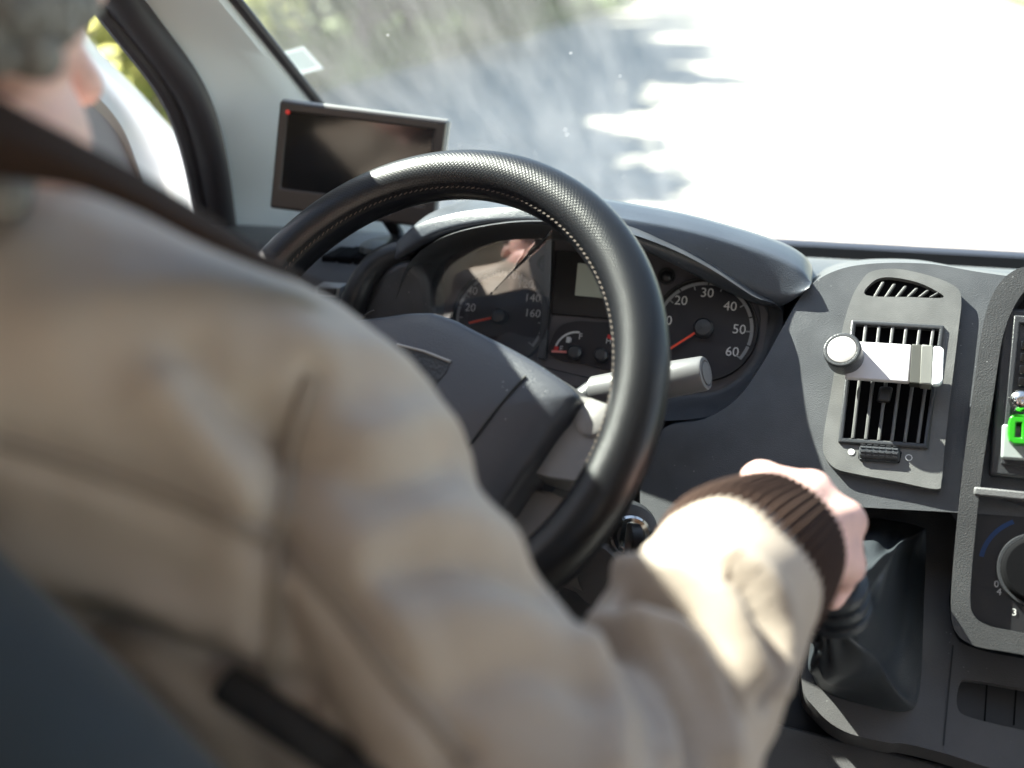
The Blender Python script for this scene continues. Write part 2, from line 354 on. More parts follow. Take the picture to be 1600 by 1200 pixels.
# ================================================================ van body
van = thing('camper_van', (.2, 0, .45), 'white camper van cab with grey pillar trim, dusty windshield and white driver door', 'van')
XL, XR = -.47, 1.30
ws = lambda y: 1.65-.667*(y-.365)                    # windshield line at the pillar
# windshield (bowed a little)
wm = MB(); nx, ny = 24, 12; y0, y1 = .68, -.37
vs = []
for j in range(ny+1):
    y = lerp(y0, y1, j/ny)
    for i in range(nx+1):
        x = lerp(-.283, 1.12, i/nx); bow = .10*(1-((x-.4185)/.7015)**2)
        vs.append(Vector((x, y+bow, ws(y)-.0*bow)))
fs = [(j*(nx+1)+i, j*(nx+1)+i+1, (j+1)*(nx+1)+i+1, (j+1)*(nx+1)+i) for j in range(ny) for i in range(nx)]
ob('windshield', wm.add(vs, fs), M['shield'], van)
# black edge seal of the windshield
e = MB(); e.tube([vs[j*(nx+1)]+Vector((-.004, 0, 0)) for j in range(ny+1)], .006, 8); ob('windshield_seal', e, M['seal'], van)
# A pillars: profile strip swept along the windshield edge
SEALPX = [((110, -120), 0.055), ((178, -30), 0.120), ((205, 8), 0.150), ((240, 55), 0.175), ((285, 115), 0.205), ((314, 170), 0.235), ((334, 240), 0.280), ((347, 320), 0.335), ((356, 400), 0.375), ((362, 500), 0.415)]
seal_pts = spl([PY(*q, y) for q, y in SEALPX], 4)
pm = MB(); rings = []
for k, p in enumerate(seal_pts):
    y = lerp(.06, .72, k/(len(seal_pts)-1))
    e_ = Vector((-.29, y, ws(y)+.004)); t = k/(len(seal_pts)-1)
    m_ = lerp(e_, p, .5)+Vector((.004, -.012, .0))
    rings.append([e_, e_+Vector((-.004, -.012, -.012)), lerp(e_, m_, .6)+Vector((0, -.008, -.004)), m_, lerp(m_, p, .7)+Vector((0, -.004, 0)), p, p+Vector((-.03, .05, .01)), lerp(e_, p, .4)+Vector((-.01, .05, .03))])
# carry the pillar on up to the roof
top_ = rings[0]
rings = [[v+Vector((.02*u, -.54*u, .36*u)) for v in top_] for u in (1.0, .66, .33)]+rings
pm.loft(rings); ob('pillar', pm, M['pillar'], van, ang=50)
pm2 = MB(); pm2.loft([[Vector((2*.4185-v.x, v.y, v.z)) for v in r] for r in rings]); ob('pillar', pm2, M['pillar'], van, ang=50)
# roof, floor, walls, rear wall with window and cabinets
rb = MB(); rb.plate([(XL, -.37, 2.15), (XR, -.37, 2.15), (XR, -2.7, 2.15), (XL, -2.7, 2.15)], Vector((0, 0, .05)), [[(.1, -1.1, 2.15), (.1, -1.6, 2.15), (.7, -1.6, 2.15), (.7, -1.1, 2.15)]])
ob('roof', rb, M['headliner'], van)
fb = MB(); fb.box((.415, -1.0, .62), (1.74, 3.4, .05)); ob('cab_floor', fb, M['floor'], van)
def sidewall(x, th, y0=-.52):
    mb = MB(); mb.plate([(x, y0, .65), (x, y0, 2.15), (x, -2.7, 2.15), (x, -2.7, .65)], Vector((th, 0, 0)), [[(x, -1.0, 1.35), (x, -1.0, 1.85), (x, -1.9, 1.85), (x, -1.9, 1.35)]]); return mb
ob('side_wall', sidewall(XL, -.05), M['headliner'], van); ob('side_wall', sidewall(XR, .05), M['headliner'], van)
rw = MB(); rw.plate([(XL, -2.7, .65), (XR, -2.7, .65), (XR, -2.7, 2.15), (XL, -2.7, 2.15)], Vector((0, -.05, 0)), [[(0, -2.7, 1.2), (.9, -2.7, 1.2), (.9, -2.7, 1.8), (0, -2.7, 1.8)]])
ob('rear_wall', rw, M['headliner'], van)
cb = MB(); cb.box((.415, -2.3, .95), (1.7, .6, .55)); cb.box((-.28, -1.6, 1.0), (.34, 1.0, .65)); ob('cabinet', cb, M['wood'], van, bevel=.01)
fw = MB(); fw.plate([(XL, .78, .6), (XR, .78, .6), (XR, .78, 1.42), (XL, .78, 1.42)], Vector((0, .05, 0))); ob('bulkhead', fw, M['black'], van)
bn = MB(); bn.plate([(XL, .80, 1.36), (XR, .80, 1.36), (XR, 1.45, 1.12), (XL, 1.45, 1.12)], Vector((0, 0, -.05))); ob('bonnet', bn, M['doorwhite'], van, bevel=.02)
# doors: outline with window opening, window sill dropping forward as in the photo
def door(x, th, name):
    d = thing_part(name)
    return d
# driver door shell (lower panel + frame around the window)
def pj(px, py, x):                                   # point on a plane x = const under a photo position
    r = ray(px, py); return CAM+r*((x-CAM.x)/r.x)
XD = -.475
sill = [pj(135, 55, XD), pj(170, 95, XD), pj(215, 140, XD), pj(250, 180, XD), pj(285, 225, XD)]
front = [pj(292, 280, XD), pj(300, 340, XD), pj(312, 430, XD)]
up_px = [(100, 10), (135, 55), (170, 95), (215, 140), (250, 180), (285, 225), (303, 285), (314, 345), (325, 430)]
lo_px = [(20, 30), (95, 85), (140, 138), (172, 172), (194, 205), (212, 250), (226, 300), (236, 350), (244, 430)]
sill = [pj(lerp(a[0], b[0], .5), lerp(a[1], b[1], .5), XD) for a, b in zip(up_px[1:6], lo_px[1:6])]
dp = MB()
EDGE = [(.10, 1.79), (0, 1.825), (-.06, 1.845), (-.12, 1.872), (-.2, 1.893), (-.3, 1.90)]; rear_top = Vector((XD, -.52, 1.90))  # rear edge height made up: raised out of view to block low sun
outl = [Vector((XD, -.52, .7)), rear_top]+[Vector((XD, a, b)) for a, b in EDGE[::-1]]+sill+front+[Vector((XD, .62, 1.2)), Vector((XD, .62, .7))]
outl = [Vector((XD, p.y, p.z)) for p in outl]
dp.plate(outl, Vector((-.06, 0, 0)))
drv = ob('driver_door', dp, M['doorwhite'], van, bevel=.02, seg=4)
# inner trim panel of the door with rounded shoulder, in front of the painted frame
t1 = [pj(*q, XD+.055) for q in lo_px]
to = [Vector((XD+.055, -.5, .75)), Vector((XD+.055, -.5, t1[0].z))]+spl(t1, 5)+[Vector((XD+.055, t1[-1].y, .75))]
tp = MB(); tp.plate(to, Vector((-.028, 0, 0))); ob('trim_panel', tp, M['doortrim'], drv, bevel=.012, seg=4)
ua = spl([pj(*q, -.545) for q in up_px], 5); la = spl([pj(*q, XD+.065) for q in lo_px], 5)
lrings = [[a+Vector((-.03, 0, -.04)), a, lerp(a, b, .12)+Vector((.0, -.004, .006)), lerp(a, b, .45)+Vector((0, -.004, .004)), lerp(a, b, .55)+Vector((0, 0, -.004)), lerp(a, b, .9)+Vector((0, 0, .006)), b, b+Vector((-.02, .02, -.03))] for a, b in zip(ua, la)]
wm2 = MB(); wm2.loft(lrings, closed=False); ob('window_ledge', wm2, M['doorwhite'], drv, ang=60)
hb = MB(); lb0 = BVHTree.FromPolygons([tuple(v) for v in wm2.v], wm2.f); hc, hn, _, _ = lb0.ray_cast(CAM, ray(276, 281).normalized()); hn = hn if hn.dot(F) < 0 else -hn; hb.cyl(hc-hn*.003, hc+hn*.0015, .0085); ob('screw_plug', hb, M['seamgrey'], drv)
# door window frame top + rear, glass
top = [Vector((XD, -.52, sill[0].z-.02)), Vector((XD, -.52, 2.0)), Vector((XD, -.12, 2.0))]
fr = MB(); fr.tube(spl([Vector((XD, -.485, 1.88)), Vector((XD, -.485, 1.95)), Vector((XD, -.475, 2.09)), Vector((XD, -.40, 2.11)), Vector((XD, -.33, 2.09))], 6), .02, 10); ob('window_frame', fr, M['seal'], drv)
gp = MB(); gp.add([Vector((XD-.02, -.5, 1.7)), Vector((XD-.02, -.5, 2.1)), Vector((XD-.02, -.3, 2.1)), Vector((XD-.02, .44, 1.58))], [(0, 1, 2, 3)]); ob('window_pane', gp, M['glass'], drv, smooth=False)
# rubber door seal following the pillar
sp_ = [rings[0][5], rings[1][5], rings[2][5]]+seal_pts
sb = MB(); sb.tube([p+Vector((.002, -.012, 0)) for p in sp_], .020, 14, flat=.9); ob('door_seal', sb, M['seal'], van)
s2 = MB(); s2.tube([p+Vector((-.016, -.026, -.004)) for p in sp_], .0095, 10); ob('door_seal', s2, M['seal'], van)
# passenger door: simple shell with window opening
pd = MB(); pd.plate([(XR, -.52, .65), (XR, -.52, 2.15), (XR, -.37, 2.15), (XR, .3, 1.70), (XR, .72, 1.45), (XR, .72, .65)], Vector((.05, 0, 0)), [[(XR, -.45, 1.45), (XR, -.45, 2.05), (XR, -.3, 2.05), (XR, .35, 1.6), (XR, .45, 1.45)]])
ob('passenger_door', pd, M['doortrim'], van)
# wiper outside at the windshield base
wp = thing('windshield_wiper', PY(1400, 397, .70), 'black wiper lying along the base of the windshield behind the dashboard', 'wiper')
wb = MB(); wb.tube([PY(1150, 373, .83), PY(1250, 381, .84), PY(1400, 394, .84), PY(1620, 407, .83), PY(1800, 420, .82)], [.005, .008, .008, .009, .009], 10); ob('blade', wb, M['black'], wp)
wa = MB(); wa.tube([PY(1215, 384, .80), PY(1350, 397, .80), PY(1620, 416, .80), PY(1800, 430, .80)], [.007, .008, .009, .010], 10); ob('arm', wa, M['frame'], wp)
wn = MB(); c = PY(1272, 386, .79); wn.ell(c, (X3*.007, Y3*.005, Z3*.004)); ob('joint', wn, M['chrome'], wp)
# sticker on the windshield
stp = [PY(*q, .455) for q in ((437, 82), (474, 72), (506, 107), (468, 117))]
st = thing('windshield_sticker', stp[0], 'small pale square sticker on the windshield above the monitor', 'sticker')
c0 = sum(stp, Vector())/4; inner = [lerp(c0, p, .72) for p in stp]
sn = (stp[1]-stp[0]).cross(stp[2]-stp[0]).normalized(); sn = -sn if sn.dot(F) > 0 else sn
a_ = MB(); a_.plate(stp, sn*-.0008, [inner]); ob('border', a_, mat('sticker_border', (.30, .31, .31), .6), st, smooth=False)
a_ = MB(); a_.plate(inner, sn*-.0006); ob('print', a_, mat('sticker_print', (.14, .17, .17), .6), st, smooth=False)

# ================================================================ dashboard
dash = thing('dashboard', (.3, .3, 1.0), 'dark grey textured van dashboard with instrument cluster, air vents and centre console', 'dashboard')
xs = [-.46, -.3, -.2, -.13, -.085, -.05, .0, .1, .2, .27, .30, .36, .5, .8, 1.29]
def prof(x):
    k = 1 if -.10 <= x <= .28 else 0
    f = 0.0
    if x > .28: f = -.03
    p = [(.80, 1.352), (.66, 1.405), (.5, 1.458), (.36, 1.49), (.27+f, 1.497), (.215+f, 1.485), (.185+f, 1.455), (.175+f, 1.40), (.17+f, 1.30), (.18+f, 1.15), (.24, 1.0), (.3, .8)]
    if k: p = [(y+(.09 if 3 < i < 10 else 0), z) for i, (y, z) in enumerate(p)]
    return spl([Vector((x, y, z)) for y, z in p], 4)
db = MB(); db.loft([prof(x) for x in xs], closed=False); ob('dash_shell', db, M['dash'], dash, sub=1)
# left side: demister slots and round-edged left vent pod
lv = MB()
for px0, py0, px1, py1 in ((512, 402, 543, 386), (537, 403, 566, 386), (562, 404, 594, 387)):
    a, b = PY(px0, py0, .215), PY(px1, py1, .25); a.z = max(a.z, 0); lv.bar(a+Z3*.001, b+Z3*.001, X3*.018, Z3*-.012)
ob('demister_vent', lv, M['void'], dash, bevel=.002)
pod = MB(); arch = [PY(540, 520, .13), PY(553, 470, .13), PY(572, 432, .14), PY(600, 405, .15), PY(640, 393, .16)]
pod.tube(spl(arch, 8), .014, 12); ob('pod_rim', pod, M['black'], dash)
pf = MB(); pf.plate([PY(*q, .14) for q in ((560, 475), (580, 437), (608, 415), (640, 405), (668, 430), (680, 500), (690, 600), (560, 600))], Y3*.1); ob('cluster_side', pf, M['dash'], dash, bevel=.02, seg=4)
bs = MB(); bs.plate([PY(*q, .155) for q in ((492, 447), (532, 449), (530, 466), (490, 465))], Y3*.02); ob('dash_button', bs, M['lightgrey'], dash, bevel=.002)
bs = MB(); bs.plate([PY(*q, .152) for q in ((496, 450), (524, 451), (523, 462), (494, 461))], Y3*.01); ob('dash_button_face', bs, M['frame'], dash, bevel=.001)

# --- instrument cluster
CL0 = PX(1098, 515, .97); CN = Vector((-.03, -.88, .47)).normalized(); CE1 = (X3-CN*CN.x).normalized(); CE2 = CN.cross(CE1); CE2 = CE2 if CE2.z > 0 else -CE2
def C(px, py, h=0): return PN(px, py, CL0+CN*h, CN)
clus = MB(); clus.plate([C(*q) for q in ((660, 480), (690, 400), (760, 370), (860, 362), (1040, 385), (1120, 415), (1180, 450), (1200, 490), (1190, 560), (1150, 610), (1090, 630), (980, 622), (850, 592), (720, 545))], CN*-.01)
cluster = ob('instrument_cluster', clus, M['clusterplate'], dash)
def disc(mb, c, n, r0, r1, a0=0, a1=360, seg=64, e1=CE1, e2=CE2):
    vs, fs = [], []
    for k in range(seg+1):
        a = math.radians(lerp(a0, a1, k/seg)); d = e1*math.cos(a)+e2*math.sin(a); vs += [c+d*r0, c+d*r1]
    fs = [(2*k, 2*k+1, 2*k+3, 2*k+2) for k in range(seg)]
    mb.add(vs, fs)
def dial(cp, rpx, ticks, nums, a0, a1, needle, hubr=.0095, nh=.0095):
    c = C(*cp); r = (C(cp[0], cp[1]-rpx)-c).length
    mb = MB(); mb.turn(c, CN, [(0, r), (.0015, r), (.002, 0)], 64); ob('dial_face', mb, M['dialface'], cluster)
    mb = MB(); mb.turn(c, CN, [(0, r*1.06), (.006, r*1.05), (.006, r*1.01), (.001, r*1.0)], 64); ob('dial_ring', mb, M['seamgrey'], cluster)
    mb = MB(); n = ticks
    for k in range(n):
        disc(mb, c+CN*.003, CN, r*.90, r*.965, lerp(a0, a1, (k+.05)/n), lerp(a0, a1, (k+.95)/n), 8)
    for k in range(0, n+1, 2):
        a = math.radians(lerp(a0, a1, k/n)); d = CE1*math.cos(a)+CE2*math.sin(a); mb.bar(c+CN*.003+d*r*.82, c+CN*.003+d*r*.965, CN.cross(d)*.0012, CN*.0003)
    ob('scale_marks', mb, mat('scale_print', (.25, .26, .27), .6), cluster, smooth=False)
    mb = MB()
    for txt, px, py in nums: text_mb(mb, txt, C(px, py, .0032), CE1, CE2, nh)
    ob('numerals', mb, M['num'], cluster, smooth=False)
    if needle:
        tip = C(*needle, .008); d = (tip-(c+CN*.008)); mb = MB(); mb.bar(c+CN*.008, tip, CN.cross(d).normalized()*.0022, CN*.001); ob('needle', mb, M['needle'], cluster, smooth=False)
    mb = MB(); mb.turn(c, CN, [(.002, hubr), (.010, hubr), (.0125, hubr*.8), (.014, 0)], 32); ob('needle_hub', mb, M['frame'], cluster)
dial((1100, 515), 76, 14, [('10', 1040, 501), ('20', 1064, 470), ('30', 1105, 458), ('40', 1141, 479), ('50', 1155, 515), ('60', 1144, 550)], 215, -35, (1047, 545))
dial((783, 497), 73, 16, [('20', 735, 481), ('40', 738, 455), ('60', 755, 436), ('80', 778, 426), ('100', 804, 430), ('120', 821, 444), ('140', 832, 466), ('160', 832, 490)], 215, -35, (733, 505), hubr=.008, nh=.0085)
mb = MB(); mb.plate([C(*q, .004) for q in ((868, 391), (1010, 400), (1006, 502), (861, 490))], CN*-.006); ob('display_surround', mb, M['black'], cluster, bevel=.001)
mb = MB(); mb.plate([C(*q, .0055) for q in ((903, 411), (985, 417), (983, 470), (898, 461))], CN*-.002); ob('display', mb, M['lcd'], cluster)
mb = MB(); mb.plate([C(*q, .005) for q in ((852, 375), (864, 376), (852, 562), (840, 560))], CN*-.006); ob('divider', mb, M['frame'], cluster, bevel=.001)
mb = MB(); mb.plate(spl([C(*q, .003) for q in ((860, 556), (862, 530), (875, 510), (900, 502), (930, 503), (975, 508), (985, 540), (980, 582), (920, 570))], 4, True), CN*-.004); ob('small_gauge_face', mb, M['dialface'], cluster)
g1 = C(899, 552, .004); g2 = C(940, 556, .004)
mb = MB(); disc(mb, g1+CN*.0005, CN, .0205, .0225, 175, 85, 24); ob('gauge_arc', mb, M['num'], cluster, smooth=False)
mb = MB(); disc(mb, g1+CN*.0006, CN, .018, .0225, 178, 165, 8); ob('gauge_red_zone', mb, M['red'], cluster, smooth=False); mb = MB(); disc(mb, g2+CN*.0006, CN, .0185, .0225, 80, 62, 8); ob('gauge_red_zone', mb, M['red'], cluster, smooth=False)
mb = MB(); mb.bar(g1+CN*.004, C(862, 549, .008), CE2*.0022, CN*.001); ob('gauge_needle', mb, mat('pink_needle', (.8, .25, .22), .5), cluster, smooth=False)
mb = MB(); text_mb(mb, 'F', C(907, 526, .0046), CE1, CE2, .0062); ob('gauge_letter', mb, M['num'], cluster, smooth=False)
mb = MB(); text_mb(mb, 'E', C(877, 545, .0046), CE1, CE2, .0055); ob('gauge_letter', mb, M['num'], cluster, smooth=False)
mb = MB(); text_mb(mb, 'H', C(951, 533, .0046), CE1, CE2, .0062); ob('gauge_letter', mb, M['num'], cluster, smooth=False)
mb = MB()
fp = C(888, 531, .0046); mb.bar(fp-CE2*.003, fp+CE2*.003, CE1*.004, CN*.0004); mb.bar(fp+CE1*.0028-CE2*.002, fp+CE1*.0028+CE2*.002, CE1*.0008, CN*.0004); ob('fuel_symbol', mb, M['num'], cluster, smooth=False)
for p in (g1, g2):
    mb = MB(); mb.turn(p, CN, [(0, .0072), (.007, .0072), (.009, .005), (.0095, 0)], 24); ob('gauge_hub', mb, M['frame'], cluster)
for q in ((1042, 432), (852, 412)):
    mb = MB(); mb.turn(C(*q), CN, [(0, .0085), (.003, .0085), (.003, .0068), (.001, .0055), (.0028, .003), (.003, 0)], 24); ob('warning_lamp', mb, M['black'], cluster)
# clear lens in front of the dials
LN = Vector((.0, -.98, .19)).normalized(); L0 = CL0+CN*.030
lo = spl([PN(*q, L0, LN) for q in ((672, 470), (690, 410), (760, 380), (850, 372), (862, 372), (846, 570), (780, 560), (700, 520))], 4, True); lc_ = sum(lo, Vector())/len(lo)
mb = MB(); mb.loft([[lerp(lc_, p, t)+LN*(.003*(1-t*t)) for p in lo] for t in (1, .9, .8, .7, .6, .5, .4, .3, .2, .1, .02)], True, False); ob('speedometer_lens', mb, M['lens'], cluster, ang=180)
# shroud funnel round the cluster: outer loop near the hood, inner loop at the plate
inn = [C(*q, .001) for q in ((690, 505), (676, 470), (684, 430), (712, 398), (765, 381), (850, 374), (950, 380), (1040, 398), (1110, 425), (1165, 455), (1186, 490), (1180, 545), (1150, 590), (1100, 612), (1000, 605), (900, 585), (800, 560), (740, 540))]
outp = [((600, 545), .14), ((618, 470), .14), ((640, 410), .13), ((690, 372), .115), ((765, 352), .105), ((850, 346), .10), ((950, 356), .10), ((1040, 385), .125), ((1110, 420), .135), ((1175, 462), .14), ((1222, 490), .10), ((1205, 575), .10), ((1165, 625), .10), ((1105, 655), .10), ((1000, 660), .10), ((890, 640), .11), ((780, 620), .12), ((690, 600), .13)]
out = [(PN(*q, PY(1390, 600, .10), Vector((-.12, -.77, .63)).normalized())+Y3*.006 if q[0] > 1190 or q[1] > 622 and q[0] > 980 else PY(*q, y)) for q, y in outp]
inn_s, out_s = spl(inn, 5, True), spl(out, 5, True)
rings = []
for t in (0, .06, .3, .6, .9, 1.0):
    rings.append([lerp(a, b, t) + Y3*(.012*math.sin(math.pi*t)) for a, b in zip(out_s, inn_s)])
back = [p+Y3*.06 for p in out_s]
mb = MB(); mb.loft([back]+rings, True, False); ob('shroud', mb, M['dash'], cluster, ang=60)
# visor (hood) over the cluster
hoodp = [  # upper px, lower px, y front
    ((610, 408), (613, 413), .135), ((614, 392), (622, 410), .13), ((632, 366), (645, 396), .122), ((668, 343), (690, 371), .112), ((730, 327), (745, 357), .104), ((800, 320), (810, 351), .098), ((880, 323), (890, 356), .095), ((970, 337), (970, 376), .112),
    ((1060, 353), (1050, 412), .130), ((1150, 377), (1120, 448), .142), ((1215, 399), (1180, 474), .144), ((1250, 418), (1220, 478), .142), ((1266, 436), (1248, 462), .141), ((1269, 442), (1262, 449), .142)]
rr = []
for (ua, la, yf) in hoodp:
    yf += .02; up, lo2 = PY(*ua, yf+.012), PY(*la, yf)
    mid = lerp(up, lo2, .5)+Vector((0, -.010, .002))
    hgt = max(up.z-1.49, .004)
    x = up.x
    sq = min(1, max(0, (up-lo2).length/.02))
    b1 = Vector((x, lerp(yf+.02, yf+.06, sq), up.z+.004*sq)); b2 = Vector((x, lerp(yf+.03, .25, sq), lerp(up.z, 1.49, .35*sq))); b3 = Vector((x, lerp(yf+.04, .36, sq), lerp(up.z, 1.485, .9*sq)))
    c3 = Vector((x, lerp(yf+.04, .33, sq), lerp(lo2.z, 1.47, .9*sq))); c2 = Vector((lo2.x, lerp(yf+.03, .20, sq), lo2.z-.004)); c1 = lo2+Vector((0, .012, .004))
    ring = spl([lo2, lerp(lo2, mid, .5)+Vector((0, -.005, 0)), mid, lerp(mid, up, .6)+Vector((0, -.003, .002)), up, b1, b2, b3, c3, c2, c1], 3, True)
    rr.append(ring)
# interpolate along the arch
rs = [spl([r[k] for r in rr], 4) for k in range(len(rr[0]))]
rings = [[rs[k][i] for k in range(len(rs))] for i in range(len(rs[0]))]
mb = MB(); mb.loft(rings); ob('cluster_hood', mb, M['hood'], dash, ang=80)

# --- right-hand bulging face with vents
BN = Vector((-.12, -.77, .63)).normalized(); B0 = PY(1390, 600, .10)
BE1 = (X3-BN*BN.x).normalized(); BE2 = BE1.cross(BN); BE2 = BE2 if BE2.z > 0 else -BE2
def B(px, py, h=0): return PN(px, py, B0+BN*h, BN)
mb = MB(); oc = spl([(1000, 720, 0), (1040, 668, 0), (1100, 655, 0), (1152, 622, 0), (1190, 570, 0), (1225, 508, 0), (1258, 455, 0), (1300, 425, 0), (1360, 412, 0), (1450, 412, 0), (1530, 425, 0), (1640, 440, 0)], 6)+[Vector((1640, 810, 0)), Vector((1480, 800, 0)), Vector((1300, 790, 0)), Vector((1000, 850, 0))]
mb.plate([B(p.x, p.y) for p in oc], Vector((.0, .11, -.02))); ob('dash_face', mb, M['dash'], dash, bevel=.018, seg=6, ang=50)
vo = spl([(q[0], q[1], 0) for q in ((1345, 440), (1362, 424), (1400, 420), (1450, 430), (1490, 446), (1502, 466), (1497, 520), (1485, 620), (1476, 700), (1471, 752), (1462, 764), (1400, 752), (1340, 741), (1306, 732), (1290, 714), (1286, 688), (1298, 615), (1315, 520), (1330, 468))], 5, True)
fan = spl([(q[0], q[1], 0) for q in ((1353, 461), (1364, 440), (1388, 433), (1430, 440), (1460, 453), (1473, 465), (1420, 464))], 5, True)
tall = [(1337, 506), (1468, 514), (1443, 693), (1317, 684)]
mb = MB(); mb.plate([B(p.x, p.y, .008) for p in vo], BN*-.014, [[B(p.x, p.y, .008) for p in fan], [B(*q, .008) for q in tall]])
vp = ob('vent_panel', mb, M['vent'], dash, bevel=.003, seg=3)
mb = MB(); mb.plate([B(q[0], q[1], .0075) for q in ((1345, 424), (1510, 440), (1490, 780), (1280, 740))], BN*-.0055) if False else None
# recess boxes behind the openings: back walls
mb = MB(); mb.plate([B(p.x, p.y, .0022) for p in fan], BN*-.001); ob('vent_back', mb, M['void'], vp)
mb = MB(); mb.plate([B(*q, .0022) for q in tall], BN*-.001); ob('vent_back', mb, M['void'], vp)
# frame of tall vent, with slats
tf = [(1330, 499), (1476, 508), (1450, 701), (1309, 691)]
mb = MB(); mb.plate([B(*q, .011) for q in tf], BN*-.004, [[B(*q, .011) for q in tall]]); ob('vent_frame', mb, M['frame'], vp, bevel=.0015)
for k in range(6):
    t = (k+.75)/6.2; a = lerp(Vector(tall[0]), Vector(tall[1]), t); b = lerp(Vector(tall[3]), Vector(tall[2]), t)
    mb = MB(); p, q = B(a.x, a.y, .0095), B(b.x, b.y, .0095); mb.bar(p, q, BE1*.0028, BN*-.007); ob('vent_slat', mb, M['vent'], vp, bevel=.0008)
mb = MB(); mb.bar(B(1385, 603, .013), B(1380, 627, .013), BE1*.011, BN*-.006); ob('vent_tab', mb, M['black'], vp, bevel=.002)
for k in range(6):
    x = 1366+k*17.5; mb = MB(); mb.bar(B(x, 464, .0075), B(x+14, 440+k*3.2, .0075), BE1*.0026, BN*-.005); ob('vent_slat', mb, M['vent'], vp, bevel=.0006)
mb = MB(); mb.plate([B(*q, .0095) for q in ((1342, 698), (1410, 704), (1406, 724), (1340, 717))], BN*-.004); ob('wheel_slot', mb, M['void'], vp, bevel=.002)
mb = MB(); c = B(1374, 711, .005); mb.turn(c-BE1*.0165, BE1, [(0, .006), (.0015, .008), (.0315, .008), (.033, .006)], 32)
for k in range(14):
    a = 2*math.pi*k/14; d = BN*math.cos(a)+BE2*math.sin(a); [mb.bar(c-BE1*(.0155-.0052*g_)+d*.0078, c-BE1*(.0155-.0052*g_-.0038)+d*.0078, d.cross(BE1)*.0018, d*.0013) for g_ in range(6)]
ob('thumb_wheel', mb, M['frame'], vp)
mb = MB(); disc(mb, B(1330, 706, .0086), BN, 0.0001, .0028, e1=BE1, e2=BE2); ob('vent_symbol', mb, M['num'], vp, smooth=False); mb = MB(); disc(mb, B(1420, 715, .0086), BN, .0021, .0029, e1=BE1, e2=BE2); ob('vent_symbol', mb, M['num'], vp, smooth=False)

# --- centre stack
S0 = B(1560, 650, .012)+BN*.012; SN = Vector((-.16, -.86, .48)).normalized(); SE1 = (X3-SN*SN.x).normalized(); SE2 = SE1.cross(SN); SE2 = SE2 if SE2.z > 0 else -SE2
def S(px, py, h=0): return PN(px, py, S0+SN*h, SN)
so_ = spl([(q[0], q[1], 0) for q in ((1640, 410), (1590, 420), (1558, 448), (1538, 500), (1522, 600), (1506, 720), (1494, 830), (1486, 940), (1492, 985), (1520, 1008), (1570, 1018), (1640, 1030))], 6)
si_ = spl([(q[0], q[1], 0) for q in ((1640, 436), (1608, 448), (1584, 480), (1566, 530), (1552, 620), (1534, 740), (1524, 830), (1516, 930), (1522, 962), (1545, 978), (1580, 986), (1640, 998))], 6)
ext = Vector((420, 0, 0))
ro = [p for p in so_]+[so_[-1]+ext, so_[0]+ext]; ri = [p for p in si_]+[si_[-1]+ext*.9, si_[0]+ext*.9]
mb = MB(); mb.plate([S(p.x, p.y) for p in ro], SN*-.08, [[S(p.x, p.y) for p in ri]]); stack = ob('centre_stack', mb, mat('stack_plastic', (.045, .046, .049), .4, grain=.4, gscale=1000, mottle=.1, mscale=40, dust=.3), dash, bevel=.006, seg=4)
mb = MB(); mb.plate([S(p.x, p.y, -.035) for p in ro], SN*-.02); ob('stack_back', mb, M['black'], stack)
mb = MB(); mb.plate([S(*q, -.004) for q in ((1566, 480), (1900, 500), (1880, 775), (1545, 742))], SN*-.03); ob('radio_frame', mb, M['frame'], stack, bevel=.003)
mb = MB(); mb.plate([S(*q, .000) for q in ((1585, 492), (1900, 512), (1882, 750), (1564, 725))], SN*-.01, [[S(*q, .000) for q in ((1593, 505), (1885, 522), (1868, 735), (1572, 712))]]); ob('radio_trim', mb, M['frame'], stack, bevel=.001)
mb = MB()
for r_ in range(5):
    for c_ in range(6): 
        x, y = 1596+c_*24-r_*1.5, 532+r_*19+c_*1.6; mb.plate([S(x, y, .0), S(x+19, y+1, .0), S(x+18, y+15, .0), S(x-1, y+14, .0)], SN*-.006)
ob('radio_keys', mb, M['gloss'], stack, bevel=.0008)
mb = MB(); mb.plate([S(*q, .002) for q in ((1522, 760), (1640, 772), (1900, 790), (1900, 802), (1640, 786), (1521, 773))], SN*-.03); ob('ledge', mb, M['dashlight'], stack, bevel=.002)
mb = MB(); mb.plate([S(*q, -.012) for q in ((1521, 775), (1900, 805), (1880, 1010), (1500, 985))], SN*-.02); hv = ob('heater_panel', mb, M['black'], stack)
hc = S(1622, 892, -.012)
mb = MB(); mb.turn(hc, SN, [(0, .030), (.004, .030), (.006, .0275), (.016, .026), (.018, .024), (.018, 0)], 48); ob('heater_knob', mb, M['void'], stack, bevel=.0005)
mb = MB(); mb.turn(hc, SN, [(.003, .0302), (.0075, .0295), (.0075, .0275), (.003, .027)], 48); ob('knob_ring', mb, M['frame'], stack)
mb = MB(); disc(mb, hc+SN*.0006, SN, .040, .0435, 172, 118, 24, SE1, SE2); ob('heater_scale', mb, M['blue'], stack, smooth=False)
mb = MB()
for tx, q in (('0', (1557, 913)), ('4', (1561, 925)), ('3', (1585, 957))): text_mb(mb, tx, S(*q, -.0112), SE1, SE2, .0055)
ob('heater_numerals', mb, M['num'], stack, smooth=False)
